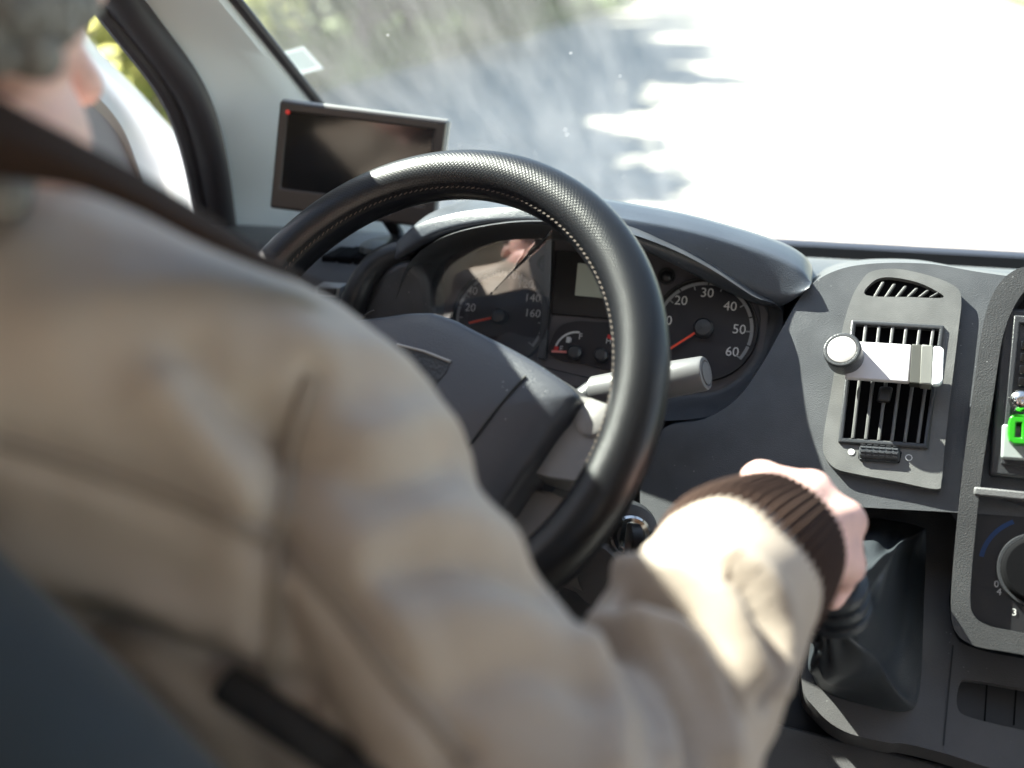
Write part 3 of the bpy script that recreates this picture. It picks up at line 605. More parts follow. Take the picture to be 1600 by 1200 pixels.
# green and chrome clip in the radio slot
gc = thing('green_clip', S(1596, 668, .004), 'bright green plastic clip with chrome top, hanging on the radio front', 'clip')
mb = MB(); mb.plate(spl([S(*q, .018) for q in ((1578, 652), (1600, 648), (1640, 652), (1640, 692), (1600, 694), (1577, 688))], 3, True), SN*-.018, [[S(*q, .018) for q in ((1588, 660), (1597, 660), (1596, 684), (1586, 683))]]); ob('body', mb, M['green'], gc, bevel=.002)
mb = MB(); mb.ell(S(1596, 626, .012), (SE1*.009, SE2*.009, SN*.008)); ob('chrome_top', mb, M['chrome'], gc)
mb = MB(); mb.plate([S(*q, .008) for q in ((1566, 662), (1640, 670), (1640, 722), (1564, 716))], SN*-.008); ob('clear_base', mb, mat('cloudy_plastic', (.3, .33, .33), .25), gc, bevel=.002)

# --- gear console
K1, K2, K3 = PX(1440, 830, .90), PX(1250, 1060, .845), PX(1470, 1100, .815)
KN = (K2-K1).cross(K3-K1).normalized(); KN = -KN if KN.dot(F) > 0 else KN
def K(px, py, h=0): return PN(px, py, K1+KN*h, KN)
fr_ = spl([(q[0], q[1], 0) for q in ((1352, 810), (1400, 814), (1440, 824), (1447, 840), (1443, 960), (1437, 1080), (1415, 1112), (1345, 1100), (1292, 1082), (1270, 1055), (1270, 1000), (1288, 880), (1315, 822))], 5, True)
ko = [(1250, 760), (1484, 800), (1483, 930), (1490, 985), (1520, 1012), (1640, 1036), (2000, 1095), (2000, 1330), (1480, 1178), (1385, 1160), (1318, 1142), (1275, 1108), (1252, 1060), (1252, 900)]
cut = spl([(q[0], q[1], 0) for q in ((1500, 1068), (1520, 1063), (1620, 1080), (1740, 1100), (1740, 1165), (1620, 1145), (1520, 1122), (1496, 1105))], 4, True)
mb = MB(); mb.plate([K(p.x, p.y) for p in spl([(q[0], q[1], 0) for q in ko], 5, True)], KN*-.03, [[K(p.x, p.y) for p in fr_], [K(p.x, p.y) for p in cut]])
gcon = ob('gear_console', mb, M['console'], dash, bevel=.008, seg=4)
mb = MB(); mb.plate([K(p.x, p.y, -.006) for p in cut], KN*-.006)
sw = ob('switch_blank', mb, M['black'], gcon)
mb = MB()
for x in (1542, 1588): mb.bar(K(x, 1070, -.0055), K(x-4, 1133, -.0055), BE1*.0012, KN*.0002)
ob('switch_gap', mb, M['void'], gcon, smooth=False)
mb = MB(); mb.bar(K(1489, 1008, .0004), K(1474, 1165, .0004), BE1*.0012, KN*.0003); ob('console_joint', mb, M['seamgrey'], gcon, smooth=False)
# dark tunnel below and knee panel
mb = MB(); mb.plate([K(*q, -.035) for q in ((1180, 1120), (1480, 1195), (2000, 1345), (2000, 1800), (1150, 1700))], KN*-.05); ob('console_side', mb, M['console'], dash, bevel=.006)
mb = MB(); mb.plate([K(*q, -.055) for q in ((1050, 600), (1600, 700), (1600, 1300), (1000, 1300))], KN*-.02); ob('knee_panel', mb, M['black'], dash)

# gear lever: boot + lever + knob
gear = thing('gear_lever', K(1340, 960), 'black gear lever in a creased leather boot under the driver hand', 'gear lever')
base = [K(p.x, p.y, .001) for p in fr_]; nb = len(base)
KNOB = PX(1292, 872, .70); NECK = PX(1306, 950, .725)
bc = sum(base, Vector())/nb; rings = []
ax = (KNOB-NECK).normalized(); ea = (X3-ax*ax.x).normalized(); eb = ax.cross(ea)
# neck loop with matching angles
import cmath
def neck(p, rad, t):
    d = p-bc; d = d-ax*d.dot(ax); d.normalize(); return NECK+d*rad
cor = [min(range(nb), key=lambda k: (base[k]-K(*q)).length) for q in ((1441, 828), (1420, 1108), (1280, 1070), (1318, 818))]
for t in np.linspace(0, 1, 40):
    ring = []
    for i, p in enumerate(base):
        q = neck(p, .023, t); sg_ = t**.9; v = lerp(p, q, sg_)
        r_ = sum(math.exp(-((((i-c+nb/2) % nb)-nb/2)/(nb*.045))**2)*w_ for c, w_ in zip(cor, (.9, .9, 1.35, .5)))
        ang = 2*math.pi*i/nb; hump = math.sin(math.pi*t)
        fr_i = lambda q: min(range(nb), key=lambda k: (base[k]-K(*q)).length)
        if t == 0 and i == 0: i_t, i_r, i_s0, i_s1 = fr_i((1390, 813)), fr_i((1441, 960)), fr_i((1400, 814)), fr_i((1441, 1010))
        gg = lambda c, w_: math.exp(-((((i-c+nb/2) % nb)-nb/2)/(nb*w_))**2)
        dd = ((i_s1-i_s0+nb/2) % nb)-nb/2
        sag = .024*(1-.95*gg(i_t, .09))+.012*gg(i_r, .08)
        v += KN*(hump*(-sag+.034*r_)+.015*hump*gg(i_s0+dd*t*1.05, .032)) + KN*(.006*hump*math.sin(4*ang+5*t)) + KN*(.004*math.sin(math.pi*t)*math.sin(7*ang-9*t+1))
        d = v-lerp(bc, NECK, sg_); d = d-ax*d.dot(ax); v += d*(.16*max(0, t-.5)*math.cos(13*ang)+.10*hump*math.sin(3*ang+6*t))
        ring.append(v)
    rings.append(ring)
mb = MB(); mb.loft(rings, True, False); boot = ob('boot', mb, M['leather'], gear, sub=1, ang=180)
mb = MB()
for h in (.0, .012, .024): mb.turn(NECK-ax*(.002)+ax*h, ax, [(-.007, .018), (-.003, .025), (.003, .025), (.007, .018)], 28)
ob('boot_collar', mb, M['leather'], gear)
mb = MB(); mb.tube([NECK-ax*.01, KNOB], [.009, .009], 14); ob('shaft', mb, M['black'], gear)
mb = MB(); mb.turn(KNOB, ax, [(-.036, .012), (-.03, .017), (-.012, .023), (.004, .026), (.016, .023), (.024, .012), (.026, 0)], 32); ob('knob', mb, M['black'], gear)

# ================================================================ monitor
mon = thing('monitor', PY(610, 352, .25), 'flat rear view monitor with dark glossy screen standing on the dash behind the wheel', 'monitor')
mc = [PX(437, 157, 1.080), PX(698, 190, 1.076), PX(684, 340, 1.108), PX(421, 325, 1.112)]
mn = (mc[1]-mc[0]).cross(mc[3]-mc[0]).normalized(); mn = -mn if mn.dot(F) > 0 else mn
m1 = (mc[1]-mc[0]).normalized(); m2 = mn.cross(m1); m2 = m2 if m2.z > 0 else -m2
mcp = sum(mc, Vector())/4; 
pl = lambda a, b, h=0: mc[0]+(mc[1]-mc[0])*a+(mc[3]-mc[0])*b+mn*h
mb = MB(); mb.plate([pl(0, 0), pl(1, 0), pl(1, 1), pl(0, 1)], mn*-.0095, [[pl(.055, .09), pl(.93, .09), pl(.93, .80), pl(.055, .80)]]); ob('bezel', mb, mat('bezel_plastic', (.05, .04, .036), .4), mon, bevel=.003)
mb = MB(); mb.plate([pl(.05, .085, -.003), pl(.935, .085, -.003), pl(.935, .805, -.003), pl(.05, .805, -.003)], mn*-.004); ob('screen', mb, M['gloss'], mon, smooth=False)
mb = MB(); mb.plate([pl(-.012, -.018, -.010), pl(1.014, -.018, -.010), pl(1.014, 1.004, -.010), pl(-.012, 1.004, -.010)], mn*-.012); ob('rear_shell', mb, M['lightgrey'], mon, bevel=.004)
mb = MB(); mb.turn(pl(.055, .095, .0005), mn, [(0, .0026), (.001, .002), (.0012, 0)], 16); ob('standby_light', mb, emit('red_led', (.6, .04, .03), .06), mon)
mb = MB(); mb.bar(pl(.66, .90, .0004), pl(.74, .90, .0004), m2*.003, mn*.0004); ob('badge', mb, M['num'], mon, smooth=False)
mb = MB(); ft = PY(622, 355, .255); ft.z = 1.498; mb.tube([pl(.7, .95, -.02), lerp(pl(.7, .95, -.02), ft, .6)+Y3*.01, ft], [.009, .008, .012], 12); mb.turn(ft-Z3*.002, Z3, [(0, .045), (.006, .043), (.010, .03), (.012, 0)], 32); ob('stand', mb, M['black'], mon)

# ================================================================ steering wheel
WC = Vector((.009, -.094, 1.468)); wa_, wb_ = math.radians(51.5), math.radians(-12.4)
WN = Vector((math.sin(wb_)*math.sin(wa_), -math.cos(wb_)*math.sin(wa_), math.cos(wa_)))
W1 = WN.cross(Z3).normalized(); W1 = W1 if W1.x > 0 else -W1; W2 = WN.cross(W1); W2 = W2 if W2.z > 0 else -W2
def W(px, py, h=0): return PN(px, py, WC+WN*h, WN)
WC = WC-Vector((0, 0, .0))
wheel = thing('steering_wheel', WC, 'black steering wheel with perforated leather rim and grey hub in front of the dials', 'steering wheel')
def rim_obj():
    R0, r = .190, .0205; NS, NT = 256, 48; vs = []; fs = []; uvs = []
    for i in range(NS):
        a = 2*math.pi*i/NS; d = W1*math.cos(a)+W2*math.sin(a)
        for j in range(NT):
            b = 2*math.pi*j/NT
            rr = r*(1+.03*math.cos(2*b))
            # stitched seam grooves
            for g in (math.radians(150), math.radians(-100)):
                db_ = (b-g+math.pi) % (2*math.pi)-math.pi; rr -= .0012*math.exp(-(db_/.07)**2)
            vs.append(WC+d*(R0+rr*math.cos(b))+WN*rr*math.sin(b))
    for i in range(NS):
        for j in range(NT): fs.append((i*NT+j, ((i+1) % NS)*NT+j, ((i+1) % NS)*NT+(j+1) % NT, i*NT+(j+1) % NT))
    me = bpy.data.meshes.new('rim'); me.from_pydata([tuple(v-WC) for v in vs], [], fs); me.update()
    uvl = me.uv_layers.new(name='UVMap'); L = 2*math.pi*R0*1000; T = 2*math.pi*r*1000
    for p in me.polygons:
        for li in p.loop_indices:
            vi = me.loops[li].vertex_index; i, j = divmod(vi, NT)
            if i == 0 and max(me.loops[q].vertex_index//NT for q in p.loop_indices) == NS-1: i = NS
            bb = 2*math.pi*j/NT
            if j == 0 and max(me.loops[q].vertex_index % NT for q in p.loop_indices) == NT-1: bb = 2*math.pi
            # perforated zone between the grooves (v>0): -100..150 degrees
            v = (bb-math.radians(-100)) if bb < math.radians(205) else (bb-2*math.pi-math.radians(-100))
            v_mm = v*r*1000
            if v > math.radians(250): v_mm = -1-(v-math.radians(250))*r*1000
            if v < 0: v_mm = -1
            uvl.data[li].uv = (i/NS*L, v_mm)
    me.polygons.foreach_set('use_smooth', [True]*len(me.polygons)); me.materials.append(M['rim'])
    o = bpy.data.objects.new('rim', me); COL.objects.link(o); o.parent = wheel; return o
rim_obj()
mb = MB()
for g in (math.radians(150),):
    for i in range(220):
        a = 2*math.pi*i/220; a2 = a+2*math.pi*.6/220
        f_ = lambda a, b: WC+(W1*math.cos(a)+W2*math.sin(a))*(.190+.0203*math.cos(b))+WN*.0203*math.sin(b)
        mb.bar(f_(a, g-.03), f_(a2, g+.03), WN*.0007, (W1*math.cos(a)+W2*math.sin(a))*-.0008)
ob('stitching', mb, mat('stitch_thread', (.10, .075, .06), .8), wheel, smooth=False)
# airbag hub
right = [(0, .0635), (.02, .0605), (.041, .0545), (.07, .0465), (.10, .037), (.125, .027), (.140, .0185), (.1435, .012), (.139, -.004), (.1335, -.016), (.125, -.042), (.116, -.066), (.107, -.095), (.096, -.122), (.06, -.140), (0, -.146)]
top_b = .0635; h2 = [(0, -.146)]
half = spl([(a, b, 0) for a, b in right], 4)
loop = [(p.x, p.y) for p in half]+[(-p.x, p.y) for p in half[::-1][1:-1]]
cb_ = (top_b+h2[-1][1])/2
def ringh(s, h): return [WC+W1*(a*s)+W2*(cb_+(b-cb_)*s)+WN*h for a, b in loop]
mb = MB(); mb.loft([ringh(.96, -.05), ringh(.995, -.03), ringh(1.0, -.012), ringh(.995, -.004), ringh(.98, .0005), ringh(.95, .003), ringh(.85, .006), ringh(.65, .009), ringh(.4, .011), ringh(.15, .012), ringh(.01, .0122)])
hub = ob('hub_cover', mb, M['hub'], wheel, ang=60)
hub_bvh = BVHTree.FromPolygons([tuple(v) for v in mb.v], mb.f)
def onhub(px, py, lift=.0008):
    loc, nn, _, _ = hub_bvh.ray_cast(CAM, ray(px, py).normalized()); return (loc+WN*lift) if loc else W(px, py, .004)
mb = MB(); mb.tube(spl([onhub(*q) for q in ((822, 588), (800, 612), (770, 648), (735, 695), (700, 745), (670, 790))], 6), .0011, 8); ob('hub_crease', mb, M['seamgrey'], wheel)
mb = MB(); mb.tube(spl([onhub(*q) for q in ((570, 493), (578, 488), (584, 485))], 4), .0009, 8); ob('hub_crease', mb, M['seamgrey'], wheel)
bq = [onhub(*q, .0006) for q in ((622, 540), (664, 551), (704, 566), (697, 583), (684, 598), (682, 612), (660, 618), (640, 600))]
mb = MB(); mb.plate(bq, WN*-.003); ob('badge_recess', mb, mat('torn_badge', (.014, .017, .022), .5, grain=1., gscale=350), wheel, smooth=False)
mb = MB(); mb.tube([onhub(*q, .0012) for q in ((622, 539), (664, 550), (705, 566))], .0011, 8); ob('badge_edge', mb, M['lightgrey'], wheel)
def spoke(sg):
    pts = [(p-WC).dot(W1) for p in []]
    q2 = [(W(*q, -.02)-WC) for q in ((892, 622), (930, 628), (975, 645), (985, 690), (950, 725), (905, 757), (868, 752), (832, 742), (836, 706), (858, 664))]
    fr2 = [WC+W1*(p.dot(W1)*sg)+W2*p.dot(W2)-WN*.012 for p in q2]
    m_ = MB(); m_.plate(fr2, WN*-.034); return m_
ob('spoke', spoke(1), M['spoke'], wheel, bevel=.007, seg=4, ang=50); ob('spoke', spoke(-1), M['spoke'], wheel, bevel=.007, seg=4, ang=50)
mb = MB(); mb.turn(W(925, 655, -.0105), WN, [(-.004, .013), (.0005, .013), (.0015, .011), (.002, 0)], 32); ob('spoke_button', mb, M['spoke'], wheel)
# lower spoke plate, set back, and underside of hub
lo3 = [W(*q, -.035)-WC for q in ((800, 760), (862, 770), (905, 790), (880, 850), (840, 880), (800, 870), (770, 850), (755, 820))]
for sg in (1, -1):
    mb = MB(); mb.plate([WC+W1*(p.dot(W1)*sg)+W2*p.dot(W2)-WN*.03 for p in lo3], WN*-.02); ob('lower_spoke', mb, M['spoke'], wheel, bevel=.005)
mb = MB(); mb.loft([ringh(.9, -.10), ringh(1.04, -.07), ringh(1.04, -.045), ringh(.9, -.04)]); ob('hub_back', mb, M['black'], wheel, ang=60)
# column cover, ignition and stalks (fixed to the van dash)
cc = thing('steering_column', WC-WN*.15, 'dark grey steering column cover with ignition lock and wiper stalk behind the wheel', 'steering column')
mb = MB(); 
def cring(h, a, b, dz=0): return [WC-WN*h+W1*(a*math.copysign(abs(math.cos(q))**.6, math.cos(q)))+W2*(b*math.copysign(abs(math.sin(q))**.6, math.sin(q))+dz) for q in [2*math.pi*k/32 for k in range(32)]]
mb.loft([cring(.085, .05, .05), cring(.10, .064, .085, -.03), cring(.2, .075, .10, -.04), cring(.32, .06, .07, -.02)]); ob('column_cover', mb, M['dashlight'], cc)
p0, p1 = PX(930, 614, .90), PX(1103, 583, .845); ad = (p1-p0).normalized()
mb = MB(); mb.turn(p0, ad, [(0, .0155), ((p1-p0).length*.48, .0158), ((p1-p0).length*.56, .0160), ((p1-p0).length*.58, .0145)], 36); ob('stalk_base', mb, M['stalk'], cc)
L_ = (p1-p0).length
mb = MB(); mb.turn(p0, ad, [(L_*.585, .0150), (L_*.60, .0162), (L_*.98, .0150), (L_, .0140), (L_+.0005, .0115), (L_-.001, .0110), (L_-.001, .0102), (L_+.001, .0098), (L_+.0015, 0)], 36); ob('stalk_knob', mb, M['stalk'], cc)
mb = MB(); mb.tube([p0, WC-WN*.16+W1*.03], [.013, .014], 16); ob('stalk_arm', mb, M['frame'], cc)
ig = PX(985, 838, .83); ign = Vector((.35, -.85, .38)).normalized()
mb = MB(); mb.turn(ig, ign, [(-.09, .03), (-.02, .029), (-.006, .026), (-.003, .018)], 36); ob('lock_housing', mb, M['frame'], cc)
mb = MB(); mb.turn(ig, ign, [(-.004, .018), (.002, .0175), (.004, .0155), (.003, .012), (-.002, .011), (-.002, 0)], 36); ob('lock_ring', mb, M['chrome'], cc)
mb = MB(); mb.tube([WC-WN*.2+W1*.06-W2*.06, PX(958, 880, .86), PX(930, 900, .84)], [.04, .036, .03], 20); ob('lock_shell', mb, M['dashlight'], cc)
key = thing('ignition_key', ig, 'black headed key in the ignition lock right of the steering column', 'key')
kd = ign
mb = MB(); mb.bar(ig, ig+kd*.012, SE1*.008, SE2*.002); ob('key_blade', mb, M['chrome'], key)
ke = ig+kd*.012; mb = MB(); mb.plate(spl([ke+SE2*.010+SE1*.002, ke+SE2*.011+kd*.015+SE1*.002, ke+kd*.026+SE1*.002, ke-SE2*.013+kd*.018+SE1*.002, ke-SE2*.011+SE1*.002], 4, True), SE1*-.009); ob('key_head', mb, M['black'], key, bevel=.002)

# ================================================================ phone holder
ph = thing('phone_holder', B(1390, 565, .02), 'white clip-on phone holder with round knob, fixed across the centre air vent', 'phone holder')
PN_ = BN
mb = MB(); mb.plate([B(*q, .030) for q in ((1325, 532), (1425, 538), (1421, 597), (1320, 590))], BN*-.006); ob('plate', mb, M['white'], ph, bevel=.0015)
mb = MB(); mb.plate([B(*q, .031) for q in ((1425, 537), (1440, 538), (1437, 600), (1421, 598))], BN*-.010); ob('rubber_pad', mb, mat('pad_rubber', (.05, .05, .045), .6), ph, bevel=.001)
mb = MB(); mb.plate([B(*q, .033) for q in ((1440, 537), (1458, 539), (1455, 602), (1437, 600))], BN*-.012); ob('jaw', mb, mat('jaw_grey', (.16, .16, .15), .4), ph, bevel=.0015)
mb = MB(); mb.plate([B(*q, .0345) for q in ((1459, 540), (1470, 541), (1475, 546), (1473, 596), (1467, 602), (1456, 601))], BN*-.006); ob('lip', mb, M['clear'], ph, bevel=.0015)
kc = B(1322, 562, .024)
kx = (BN*1.0-SE1*.12).normalized()
mb = MB(); mb.turn(kc, kx, [(0, .0145), (.003, .0155), (.020, .0160), (.0225, .0158), (.0235, .015), (.0235, .0124), (.0222, .0122)], 40); ob('knob_body', mb, M['frame'], ph, bevel=.0005)
mb = MB(); mb.turn(kc+kx*.0228, kx, [(0, .0122), (.001, .0120), (.0018, .009), (.002, 0)], 40); ob('knob_face', mb, mat('knob_disc', (.42, .40, .40), .35, mottle=.08, mscale=120), ph)
mb = MB(); mb.tube([B(1385, 565, .028), B(1385, 565, .008)], .006, 12); ob('vent_hook', mb, M['black'], ph)

# ================================================================ person
def solid(name, mb, m, parent, voxel, smooth_it=6, disp=None):
    """union of overlapping volumes as one continuous surface"""
    me = bpy.data.meshes.new(name); me.from_pydata([tuple(v) for v in mb.v], [], mb.f); me.update()
    o = bpy.data.objects.new(name, me); COL.objects.link(o)
    r = o.modifiers.new('union', 'REMESH'); r.mode = 'VOXEL'; r.voxel_size = voxel
    s = o.modifiers.new('soften', 'SMOOTH'); s.factor = .5; s.iterations = smooth_it
    dg = bpy.context.evaluated_depsgraph_get(); dg.update()
    nm = bpy.data.meshes.new_from_object(o.evaluated_get(dg)); o.modifiers.clear(); o.data = nm; nm.name = name
    if disp: disp(nm)
    n = len(nm.vertices); co = np.empty(n*3); nm.vertices.foreach_get('co', co); co = co.reshape(-1, 3)
    base = wloc(parent); co -= np.array(base); nm.vertices.foreach_set('co', co.ravel()); nm.update()
    o.parent = parent; nm.materials.clear(); nm.materials.append(m); nm.polygons.foreach_set('use_smooth', [True]*len(nm.polygons)); return o
per = thing('person', (-.08, -.45, .9), 'driver in a beige jacket with brown collar, right hand on the gear lever', 'person')
SH = PX(390, 745, .495); EL = PX(900, 1385, .42); WR = PX(1185, 872, .60)
HC = PX(-195, 15, .42)                               # head centre
fd = Vector((.05, .98, -.15)).normalized(); rd = Vector((.98, -.05, 0)).normalized(); ud = rd.cross(fd)
body = MB()
# torso, hips, thighs
body.caps_chain([Vector((-.08, -.48, .95)), Vector((-.08, -.48, 1.15)), Vector((-.07, -.45, 1.35)), Vector((-.08, -.43, 1.46))], [.14, .14, .14, .10])
for sx in (-.1, .1): body.caps_chain([Vector((-.08+sx, -.44, .95)), Vector((-.08+sx*1.6, -.02, .98)), Vector((-.08+sx*1.4, .1, .72))], [.085, .06, .045])
body.caps_chain([HC+Vector((.0, -.02, -.26)), HC+Vector((0, -.02, -.15)), HC-fd*.015-ud*.05], [.068, .056, .058])
# head: skull, jaw, nose, ear
body.ell(HC+ud*.03, (rd*.078, fd*.098, ud*.098)); body.ell(HC+fd*.035-ud*.055, (rd*.06, fd*.062, ud*.062))
body.caps_chain([HC+fd*.098+ud*.012, HC+fd*.118-ud*.018], [.008, .013], 10); body.ell(HC+fd*.093-ud*.06, (rd*.024, fd*.012, ud*.010)); body.ell(HC+fd*.078-ud*.095, (rd*.025, fd*.022, ud*.02))
for sg in (1, -1):
    body.ell(HC+rd*.080*sg-fd*.008-ud*.005, (rd*.012, fd*.020, ud*.032)); body.ell(HC+fd*.086+rd*.032*sg+ud*.022, (rd*.014, fd*.010, ud*.009))
# arms
body.caps_chain([lerp(SH, Vector((-.08, -.43, 1.42)), .5), SH, lerp(SH, EL, .5), EL, lerp(EL, WR, .4), WR], [.06, .058, .046, .042, .042, .029])
LS, LE, LH = Vector((-.24, -.42, 1.48)), Vector((-.36, -.34, 1.25)), WC-W1*.152-W2*.114+WN*.03
body.caps_chain([Vector((-.1, -.43, 1.42)), LS, lerp(LS, LE, .5), LE, lerp(LE, LH, .5), LH-Vector((0, .05, .03))], [.06, .058, .046, .042, .038, .028])
# right hand on the knob: palm and five fingers
kn = [PX(1190, 755, .672), PX(1266, 771, .672), PX(1316, 815, .662), PX(1318, 882, .650)]     # index .. little
hand_root = PX(1200, 858, .615)
for q, r0 in zip(kn, (.0165, .0172, .0168, .0152)):
    body.caps_chain([hand_root+(q-hand_root)*.05, lerp(hand_root, q, .55)+U*.002, q], [.021, .0175, r0], 14)
dn = -ax
body.caps_chain([lerp(hand_root, q, .96) for q in kn], [.0160, .0168, .0165, .0148], 14)
body.caps_chain([lerp(hand_root, q, .65) for q in kn], [.018, .0195, .0195, .018], 14)
for i, (q, s_) in enumerate(zip(kn, (1., 1.1, 1.03, .82))):
    toK = (KNOB-q); toK = toK-F*toK.dot(F)
    side = (q-KNOB)
    p1 = q+(F*.030+dn*.012+R*.010)*s_
    p2 = p1+(F*.006+dn*.024-R*.006)*s_
    p3 = p2+(-F*.014+dn*.012-R*.012)*s_
    body.caps_chain([q, p1, p2, p3], [.0138*(.92 if i == 3 else 1), .0112, .0096, .0078], 14)
th0 = lerp(hand_root, kn[0], .3)-R*.012; body.caps_chain([th0, PX(1165, 830, .665), PX(1190, 880, .695), PX(1225, 905, .705)], [.017, .0145, .011, .0085], 14)
# left hand round the rim
lc = WC-W1*.152-W2*.114
body.caps_chain([LH-Vector((0, .05, .03)), lc+WN*.028-W1*.01], [.028, .03], 14)
for k in range(4):
    b0 = lc+W2*(.030-.02*k)+WN*.026; pts_ = [b0-W1*.012, b0-W1*.030-WN*.018, b0-W1*.018-WN*.052, b0+W1*.008-WN*.053]
    body.caps_chain(pts_, [.0115, .0105, .0095, .008], 12)
body.caps_chain([lc+W2*.035+WN*.03, lc+W2*.05+W1*.018+WN*.022, lc+W2*.058+W1*.026+WN*.002], [.014, .011, .009], 12)
skin = solid('body', body, M['skin'], per, .0036, 5)
# hair: short grey curls as a rough cap
hm = MB(); hm.ell(HC+ud*.042-fd*.012, (rd*.084, fd*.10, ud*.094))
random.seed(11); np.random.seed(11)
for _ in range(420):
    d = Vector(np.random.normal(size=3)).normalized(); l = Vector((d.dot(rd), d.dot(fd), d.dot(ud)))
    if l.z < -.45+.9*max(0, l.y) or (l.y > .55 and l.z < .45): continue
    p = HC+ud*.04-fd*.012+rd*l.x*.086+fd*l.y*.10+ud*l.z*.096; r0 = random.uniform(.008, .015); hm.ell(p, (rd*r0, fd*r0, ud*r0), 8, 6)
for k in range(60):
    a = random.uniform(-1.5, 1.5); p = HC-fd*(.085*math.cos(a))+rd*.075*math.sin(a)-ud*random.uniform(.0, .075); r0 = random.uniform(.009, .014); hm.ell(p, (rd*r0, fd*r0, ud*r0), 8, 6)
sb_ = wloc(skin); sv = BVHTree.FromPolygons([tuple(v.co+sb_) for v in skin.data.vertices], [tuple(p.vertices) for p in skin.data.polygons])
for k in range(420):
    px, py = random.uniform(-330, 118), random.uniform(-330, 88)
    if px > 60 and py > 40+random.uniform(-15, 15): continue
    l, nn, _, _ = sv.ray_cast(CAM, ray(px, py).normalized())
    if l is None: continue
    r0 = random.uniform(.006, .011); hm.ell(l+nn*.003, (rd*r0, fd*r0, ud*r0), 8, 6)
ob('hair', hm, M['hair'], per)
# jacket
jk = MB()
jk.caps_chain([PX(-420, 560, .50), PX(-200, 530, .485), PX(70, 612, .475), PX(240, 680, .485), SH], [.09, .095, .098, .10, .098], 32)
jk.caps_chain([SH, PX(520, 905, .475), PX(650, 1075, .455), PX(790, 1250, .435), EL], [.094, .084, .076, .072, .068], 32)
jk.caps_chain([EL, PX(962, 1238, .46), PX(1044, 1080, .505), PX(1105, 972, .54), PX(1148, 902, .57)], [.066, .059, .0545, .053, .0505], 32)
jk.caps_chain([PX(60, 760, .52), PX(40, 1100, .53), Vector((-.03, -.46, 1.2)), Vector((-.06, -.46, .98))], [.135, .14, .155, .165], 32)
jk.caps_chain([PX(330, 800, .50), PX(420, 1050, .50), Vector((.05, -.43, 1.2)), Vector((.03, -.43, 1.0))], [.10, .10, .13, .14], 32)
jk.caps_chain([Vector((-.12, -.43, 1.45)), LS, lerp(LS, LE, .5), LE, lerp(LE, LH, .75)], [.09, .092, .075, .068, .048], 24)
def pd_(co, a, b):
    ab = b-a; t = np.clip(((co-a)@ab)/(ab@ab), 0, 1); return np.linalg.norm(co-a-t[:, None]*ab, axis=1)
def folds(nm):
    n = len(nm.vertices); co = np.empty(n*3); nm.vertices.foreach_get('co', co); co = co.reshape(-1, 3)
    no = np.empty(n*3); nm.vertices.foreach_get('normal', no); no = no.reshape(-1, 3)
    tri = [tuple(p.vertices) for p in nm.polygons]; bv = BVHTree.FromPolygons([tuple(c) for c in co], tri)
    def hit(px, py):
        l, _, _, _ = bv.ray_cast(CAM, ray(px, py).normalized()); return np.array(l if l else PX(px, py, .5))
    disp = np.zeros(n)
    R_ = [  # polyline px, width m, height m
        ([(985, 900), (1070, 905), (1135, 955), (1180, 1060)], .012, .013), ([(1010, 985), (1080, 1010), (1125, 1090), (1130, 1190)], .012, .012), ([(940, 975), (1000, 1010), (1035, 1090), (1045, 1190)], .012, .009),
        ([(1140, 865), (1195, 905), (1228, 975), (1215, 1070)], .011, .008), ([(915, 1020), (955, 1090), (965, 1190)], .013, .007),
        ([(1035, 845), (1100, 862), (1165, 915), (1205, 1010), (1190, 1090)], .007, -.014), ([(985, 940), (1060, 955), (1110, 1010), (1145, 1110)], .0075, -.015), ([(940, 1000), (1010, 1040), (1060, 1130), (1070, 1200)], .008, -.012),
        ([(500, 560), (590, 560), (655, 610)], .022, .007), ([(560, 700), (650, 660), (730, 700)], .020, .008), ([(520, 720), (600, 770), (700, 730)], .014, -.006), ([(560, 830), (680, 800), (790, 840)], .022, .007), ([(600, 900), (720, 880), (850, 930)], .013, -.006), ([(620, 980), (760, 960), (890, 1000)], .022, .006), ([(700, 1080), (820, 1040), (930, 1090)], .014, -.005),
        ([(265, 615), (330, 700), (395, 800)], .018, .010), ([(100, 520), (260, 480), (430, 500)], .030, .006), ([(420, 640), (470, 720), (440, 830)], .016, -.009), ([(560, 880), (600, 980), (660, 1120)], .018, .007), ([(300, 560), (360, 640), (430, 690)], .016, -.006),
        ([(140, 975), (240, 1000), (340, 1055), (440, 1110)], .013, -.016), ([(0, 870), (150, 915), (280, 985)], .02, .010), ([(430, 980), (470, 1080), (520, 1180)], .016, -.012),
        ([(470, 880), (560, 970), (640, 1080), (720, 1180)], .010, -.007), ([(0, 690), (150, 735), (300, 790), (430, 845)], .010, -.005), ([(485, 590), (455, 700), (432, 840), (425, 960), (420, 1060)], .010, -.006)]
    for pl_, wd, h in R_:
        p3 = [np.array(q) for q in [hit(*p) for p in spl([(a, b, 0) for a, b in pl_], 3) for p in [(p.x, p.y)]]]
        d = np.min([pd_(co, p3[i], p3[i+1]) for i in range(len(p3)-1)], axis=0); disp += h*np.exp(-(d/(wd*.72))**2)
    # small cloth irregularity
    s = np.sin(co@np.array([61, 37, 23.])+2*np.sin(co@np.array([-19, 41, 33.])))*np.sin(co@np.array([-29, 53, 47.])+1.3); disp += .0010*s
    s2 = np.sin(co@np.array([88, -31, 120.])+2.5*np.sin(co@np.array([23, 57, -39.])+.7))*np.sin(co@np.array([47, 91, -35.])); disp += .0004*s2
    nm.vertices.foreach_set('co', (co+no*disp[:, None]).ravel()); nm.update()
jack = solid('jacket', jk, M['jacket'], per, .0045, 8, folds)
